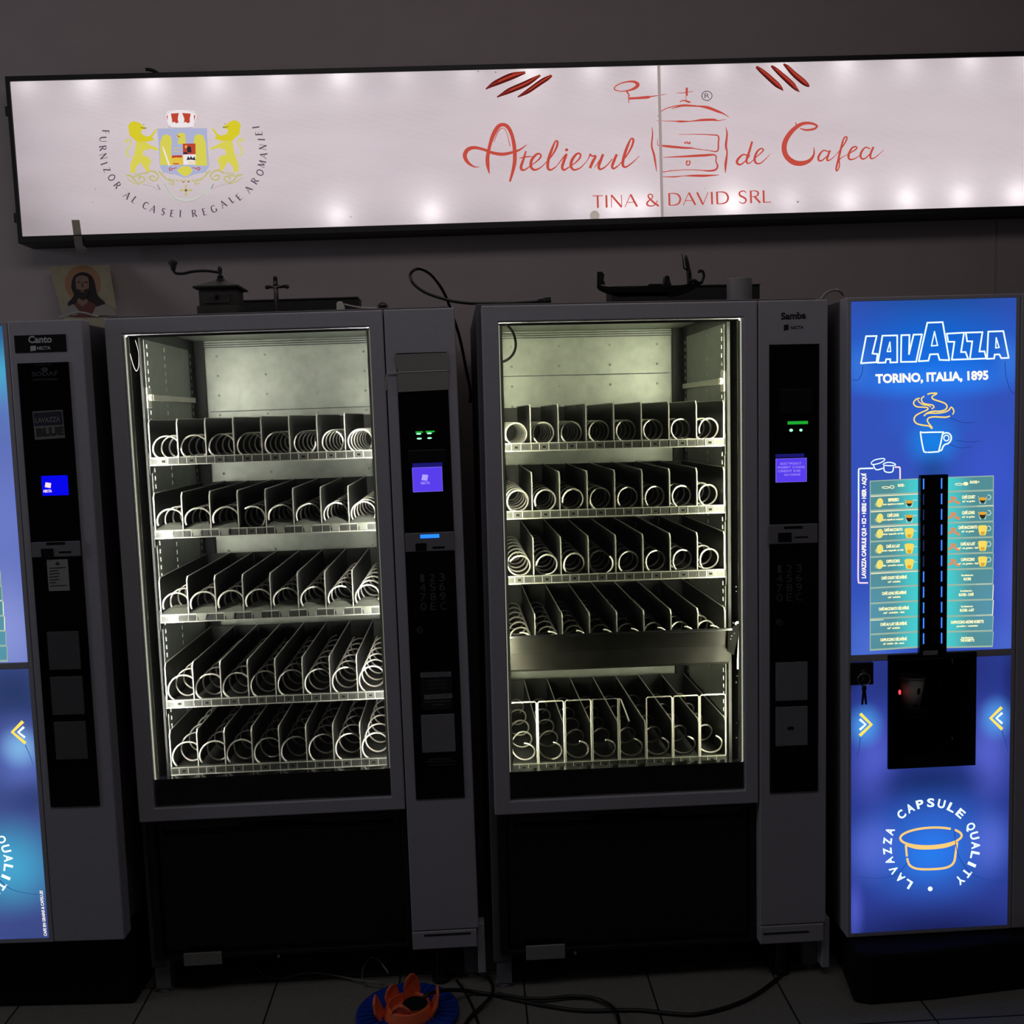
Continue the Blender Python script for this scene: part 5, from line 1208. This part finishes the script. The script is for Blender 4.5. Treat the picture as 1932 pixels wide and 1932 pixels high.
# picture card leaning against the wall
P0 = FL
pc = thing('portrait_card', 'faded devotional picture of a bearded man with long dark hair, leaning on the wall', 'picture')
yc0, yc1 = .70, .868
pcw = Frame(0, 0)
def card(px, py, off=0.0):     # the leaning card's plane: bottom further out than its top
    # plane through z=1.836 at y=yc0 and z=2.02 at y=yc1
    d = FW + RT*((px-966)/F_PX) - UP*((py-966)/F_PX); s = (yc1-yc0)/.296
    # y - s*z = yc0 - s*1.836
    k_ = yc0-s*1.836; t_ = (k_-(CAM_POS[1]-s*CAM_POS[2]))/(d[1]-s*d[2])
    v = CAM_POS+d*t_; return v+Vector((0, -off, off*s*.5))
q = [card(92,503), card(150,500), card(206,500), card(222,597), card(119,598)]
ext = lambda a, b: a+(a-b)*((a[2]-1.8345)/max(1e-6, (b[2]-a[2])))
q[4] = ext(q[4], q[0]); q[3] = ext(q[3], q[2])
base = (q[3]+q[4])/2; pc.location = base
sub = lambda v: v-base
b = MB(); b.flat([sub(v) for v in q]); b.flat([sub(v)+Vector((0,.0015,0)) for v in q])
for i in range(5): b.flat([sub(q[i]), sub(q[(i+1) % 5]), sub(q[(i+1) % 5])+Vector((0,.0015,0)), sub(q[i])+Vector((0,.0015,0))])
cc = lambda o_: (lambda px, py: sub(card(px, py, o_)))
# zoom 2.76 of the crop at 0,100
zc_ = lambda o_: (lambda x, y: cc(o_)(x/2.76, 100+y/2.76))
b.mi = 1; patch(b, arc(430,1200,92,95,0,350,24), zc_(.0008))
b.mi = 2; patch(b, [(428,1142),(385,1165),(372,1220),(385,1265),(352,1310),(400,1345),(480,1345),(548,1308),(508,1262),(494,1200),(474,1158)], zc_(.0016), 4)
b.mi = 3; patch(b, [(350,1372),(365,1330),(420,1290),(470,1295),(520,1330),(560,1372)], zc_(.0024), 4)
b.mi = 5; patch(b, [(318,1368),(345,1325),(385,1310),(415,1345),(400,1368)], zc_(.0032)); patch(b, [(480,1368),(500,1325),(545,1310),(590,1330),(612,1370)], zc_(.0032))
b.mi = 4; patch(b, [(395,1195),(400,1170),(430,1160),(460,1172),(466,1210),(458,1250),(435,1275),(405,1252)], zc_(.0032), 3)
patch(b, [(408,1280),(452,1280),(462,1300),(430,1322),(402,1300)], zc_(.0028))
b.mi = 2; patch(b, [(400,1232),(430,1240),(462,1230),(458,1268),(434,1290),(408,1268)], zc_(.004), 3)
for s in ([(403,1198,4),(414,1194,5),(424,1198,3)],[(440,1198,3),(450,1194,5),(460,1198,4)],[(432,1198,3),(430,1216,5),(436,1222,4)]): stroke(b, s, zc_(.004))
b.mi = 4; stroke(b, [(420,1248,3),(433,1246,5),(446,1248,3)], zc_(.0048))
b.build('print', [mat('card_cream', (166,156,128), .6, 0, .08, 30), mat('card_halo', (166,122,92), .6), mat('card_hair', (40,32,32), .6), mat('card_red', (104,58,54), .6), mat('card_skin', (140,110,96), .6), mat('card_cloak', (150,146,138), .6)], pc)
# gondola model, second board, cup
gy = .30
gd, gx = stand(FB, 1225, gy, 'gondola_model', 'dark souvenir gondola model with gondolier, standing on the right snack machine', 'ornament'); rl = rel(FB, gx, gy)
GB = mat('gondola_black', (24,22,24), .4, .2, .2, 40)
# zoom 3.578 of the crop at 1080,440
zg = lambda x, y, yy=0: rl(1080+x/3.578, 440+y/3.578, yy)
top_c = smooth_path([(168,352),(260,368),(400,372),(520,362),(660,362),(780,350),(850,335),(880,322)], 4)
bot_c = smooth_path([(178,385),(235,410),(330,432),(470,440),(620,438),(740,415),(820,380),(884,335)], 4)
h = MB(); n_ = len(top_c); secs = []
for i in range(n_):
    t_, u_ = zg(*top_c[i]), zg(*bot_c[min(i, len(bot_c)-1)]); w = .026*math.sin(PI*min(1, max(.06, i/(n_-1))))**.6+.002
    u_ = Vector((u_[0], 0, max(u_[2], .004)))
    secs += [(t_[0], -w, t_[2]), ((t_[0]+u_[0])/2, -w*.8, (t_[2]+u_[2])/2), (u_[0], 0, u_[2]), ((t_[0]+u_[0])/2, w*.8, (t_[2]+u_[2])/2), (t_[0], w, t_[2])]
fs = []
for i in range(n_-1):
    for j in range(4): fs.append((i*5+j, i*5+j+1, i*5+j+6, i*5+j+5))
    fs.append((i*5+4, i*5, i*5+5, i*5+9))
h.add(secs, fs).build('hull', GB, gd, smooth=False)
zk = zg(470,440)[2]
MB().box(zg(258,440)[0], zg(640,440)[0], -.02, .02, 0, max(.006, zk+.003)).build('pedestal', WOODB, gd)
MB().prism([(v[0], v[2]) for v in (zg(166,372),zg(167,262),(zg(198,260)),zg(215,280),zg(210,318),zg(222,345),zg(190,350),zg(186,362))], 'y', -.003, .003).build('stern_iron', GB, gd)
MB().tube([zg(*p) for p in smooth_path([(790,355),(830,345),(868,330),(884,300),(886,275),(876,255),(858,252),(854,268)], 4)], [.005]*0 or .0042, 8).build('prow_iron', GB, gd, smooth=True)
MB().prism([(v[0], v[2]) for v in (zg(605,362),(zg(612,330)),zg(618,295),zg(634,284),zg(650,295),zg(655,330),zg(668,362))], 'y', -.012, .012).build('cabin_seat', GB, gd, bevel=.002)
MB().prism([(v[0], v[2]) for v in (zg(490,365),(zg(515,346)),zg(600,346),zg(612,365))], 'y', -.014, .014).build('bench', GB, gd)
fg = MB().tube([zg(*p) for p in smooth_path([(785,350),(788,310),(786,270),(778,220),(770,180),(764,150)], 3)], [.006,.006,.006,.0065,.007,.0075,.0075,.007,.006,.006,.006,.0055,.005,.005,.004,.003], 8)
fg.tube([zg(785,352), zg(800,318), zg(830,322), zg(860,340)], [.004,.009,.006,.003], 8)
fg.build('gondolier', GB, gd, smooth=True)
MB().tube([zg(778,250,-.004), zg(752,235,-.006), zg(748,190,-.006), zg(740,140,-.006)], [.003,.0022,.0018,.0014], 6).build('oar', GB, gd, smooth=True)
by = .44
b2, bx = stand(FB, 1293, by, 'wooden_plank', 'dark wooden plank lying behind the gondola and the white cup', 'plank'); rl = rel(FB, bx, by)
xa, xb, zt_ = rl(1153,550)[0], rl(1434,550)[0], rl(1300,538)[2]
MB().box(xa, xb, 0, .10, 0, zt_-.004).build('board', WOODB, b2, bevel=.004); MB().box(xa, xb, -.004, .104, zt_-.004, zt_).build('top_edge', WOODB, b2)
cp_, cx0 = stand(FB, 1395, .25, 'ceramic_cup', 'white straight cup without saucer beside the gondola on the right snack machine', 'cup'); rl = rel(FB, cx0, .25)
r_ = abs(rl(1418,545)[0]-rl(1372,545)[0])/2; zt_ = rl(1395,526)[2]
MB().lathe([(.0001,0),(r_*.96,0),(r_,.004),(r_,zt_-.003),(r_+.0008,zt_),(r_-.002,zt_),(r_-.003,.005),(.0001,.005)], (0,0,0), 'z', 32).build('cup_body', mat('cup_white', (150,146,146), .5), cp_, smooth=True)

# ------------------------------------------------------------------ cables
def cable(name, label, pts, r, m_=CABLE, n=8):
    P_ = smooth_path([tuple(p) for p in pts], 6); c0 = Vector(P_[0])
    t_ = thing(name, label, 'cable'); t_.location = c0
    return t_, MB().tube([Vector(p)-c0 for p in P_], r, n), c0
def fb(px, py, y): return FB.m @ FB.at(px, py, y)
pts = [fb(887,760,.42), fb(887,735,.42), fb(880,700,.40), fb(868,640,.36), fb(853,592,.30), fb(840,557,.26), fb(822,528,.22), fb(806,513,.20), fb(790,507,.18), fb(778,512,.17), fb(774,522,.16), fb(782,537,.155), fb(805,553,.15), fb(845,566,.14), fb(875,571,.135), fb(905,572.5,.13), fb(960,572,.12), fb(1000,570,.12), fb(1018,568.5,.12)]
t_, b, c0 = cable('black_cable', 'black cable looping up between the two snack machines and ending in a plug', pts, .0042)
b.build('lead', mat('cable_sheen', (20,20,21), .25), t_, smooth=True)
e0, e1 = fb(1015,568.5,.12)-c0, fb(1039,566,.12)-c0
MB().tube([e0, e0.lerp(e1,.45), e0.lerp(e1,.5), e1], [.006,.0065,.008,.008], 10).build('connector', BLACK, t_, smooth=False)
pts = [fb(1548,566,.20), fb(1556,556,.20), fb(1564,550,.20), fb(1574,547.5,.21), fb(1584,549,.24), fb(1590,556,.28)]
t_, b, c0 = cable('grey_cable', 'short pale grey cable arching behind the right edge of the right snack machine', pts, .0035)
b.build('lead', mat('cable_pale', (150,148,146), .4), t_, smooth=True)
pts = [FL.m @ FL.at(*p, .03) for p in ((112,599),(125,596),(138,591),(150,589.5),(162,591),(175,595),(186,597.5))]
t_, b, c0 = cable('white_strap', 'thin white strap lying across the top edge of the coffee machine below the portrait card', pts, .0022)
b.build('strap', mat('strap_white', (170,166,162), .4), t_, smooth=True)
G0 = Frame(0, 0)
def gp(px, py, z=.006): return G0.atz(px, py, z)
def floor_cable(name, label, pix, r, z=None, m_=CABLE):
    pts = [gp(p[0], p[1], p[2] if len(p) > 2 else r) for p in pix]
    t_, b, c0 = cable(name, label, pts, r); b.build('lead', m_, t_, smooth=True); return t_
floor_cable('floor_cable', 'long black cable from the reel sweeping across the tiles to the right machine', [(797,1884,.075),(812,1874,.080),(835,1869,.06),(862,1868,.035),(890,1871,.012),(930,1877),(975,1887),(1030,1898),(1100,1907),(1200,1906),(1260,1912),(1312,1914),(1370,1901),(1420,1880),(1465,1848),(1500,1815),(1530,1793,.03),(1546,1768,.06)], .0052)
floor_cable('floor_cable', 'black cable branching in front of the right machine and running out of the photo', [(938,1875,.012),(985,1883,.012),(1030,1884,.012),(1075,1880,.010),(1115,1882,.010),(1145,1893,.012),(1163,1910,.015),(1170,1940,.010)], .0048)
floor_cable('floor_cable', 'black cable crossing beside the reel, coming from under the gap between the machines', [(905,1836,.006),(922,1846,.006),(930,1862,.008),(926,1880,.016),(905,1902,.010),(885,1922,.006),(873,1942,.006)], .0048)
floor_cable('floor_cable', 'thin black cable under the crossing cable right of the reel', [(862,1850,.004),(874,1866,.006),(884,1884,.004),(894,1905,.004),(905,1940,.004)], .0034)
GW_ = mat('wire_grey', (110,110,106), .4)
floor_cable('thin_wire', 'thin grey wire lying under the left snack machine and ending at the reel', [(470,1812,.02),(495,1838,.006),(530,1846,.006),(560,1839,.012),(590,1835,.014),(630,1840,.012),(670,1848,.01),(705,1853,.02),(725,1858,.012)], .0026, None, GW_)
floor_cable('thin_wire', 'thin grey wire arching behind the reel', [(689,1862,.004),(684,1848,.006),(686,1825,.04),(700,1806,.06),(715,1812,.055),(726,1826,.045),(733,1836,.035)], .0024, None, GW_)
# orange and blue reel on the floor
rc = gp(771, 1905, 0)
reel = thing('cable_reel', 'round blue plastic reel with an orange petal-shaped hub on the floor tiles', 'cable reel', None, None, (rc[0], rc[1]-.035, 0))
BLU = mat('reel_blue', (12,52,150), .45, 0, .1, 30); ORA = mat('reel_orange', (236,104,58), .4, 0, .06, 30)
d = MB(); prof = [(.028,.012),(.05,.016)]
d.lathe([(.02,.004),(.128,.004),(.134,.010),(.134,.018),(.128,.022),(.02,.022)], (0,0,0), 'z', 48)
for k_ in range(36):
    a = 2*PI*k_/36; ca, sa = math.cos(a), math.sin(a); nx, ny = -sa*.0022, ca*.0022
    p, q_ = (.04*ca, .04*sa), (.126*ca, .126*sa)
    d.add([(p[0]+nx,p[1]+ny,.0215),(p[0]-nx,p[1]-ny,.0215),(q_[0]-nx,q_[1]-ny,.0215),(q_[0]+nx,q_[1]+ny,.0215),(p[0]+nx,p[1]+ny,.026),(p[0]-nx,p[1]-ny,.026),(q_[0]-nx,q_[1]-ny,.026),(q_[0]+nx,q_[1]+ny,.026)],[(0,3,2,1),(4,5,6,7),(0,1,5,4),(1,2,6,5),(2,3,7,6),(3,0,4,7)])
d.build('disc', BLU, reel, bevel=.001)
MB().lathe([(.066,.022),(.064,.03),(.056,.050),(.050,.052),(.046,.03),(.0001,.03)], (.004,-.02,0), 'z', 32).build('hub', ORA, reel, smooth=False, bevel=.002)
def petal(x, y, z, ang, tilt, l, w):
    pts = [(-w*.45,0),(-w*.5,l*.45),(-w*.36,l*.8),(-w*.1,l*.98),(w*.1,l*.98),(w*.36,l*.8),(w*.5,l*.45),(w*.45,0)]
    M_ = Matrix.Translation((x,y,z)) @ Matrix.Rotation(ang, 4, 'Z') @ Matrix.Rotation(tilt, 4, 'X')
    vs = [M_ @ Vector((p[0], -.004-.012*(1-(2*p[0]/w)**2), p[1])) for p in pts]+[M_ @ Vector((p[0], .003-.012*(1-(2*p[0]/w)**2), p[1])) for p in pts]
    n = 8; fs = [list(range(n)), list(range(2*n-1,n-1,-1))]+[(i, i+n, (i+1) % n+n, (i+1) % n) for i in range(n)]
    MB().add(vs, fs).build('petal', ORA, reel, bevel=.0015)
petal(.012, .030, .03, .3, -.12, .074, .046); petal(-.038, .016, .03, .7, -.25, .052, .044)
petal(.064, -.02, .02, -1.5, -.4, .075, .06); petal(-.066, -.026, .02, 1.5, -.45, .06, .055); petal(-.006, -.048, .02, PI-.2, -.6, .06, .06)
MB().lathe([(.020,.048),(.032,.0525),(.032,.054),(.0001,.054)], (.022,-.026,0), 'z', 24).build('hub_opening', BLACKM, reel)
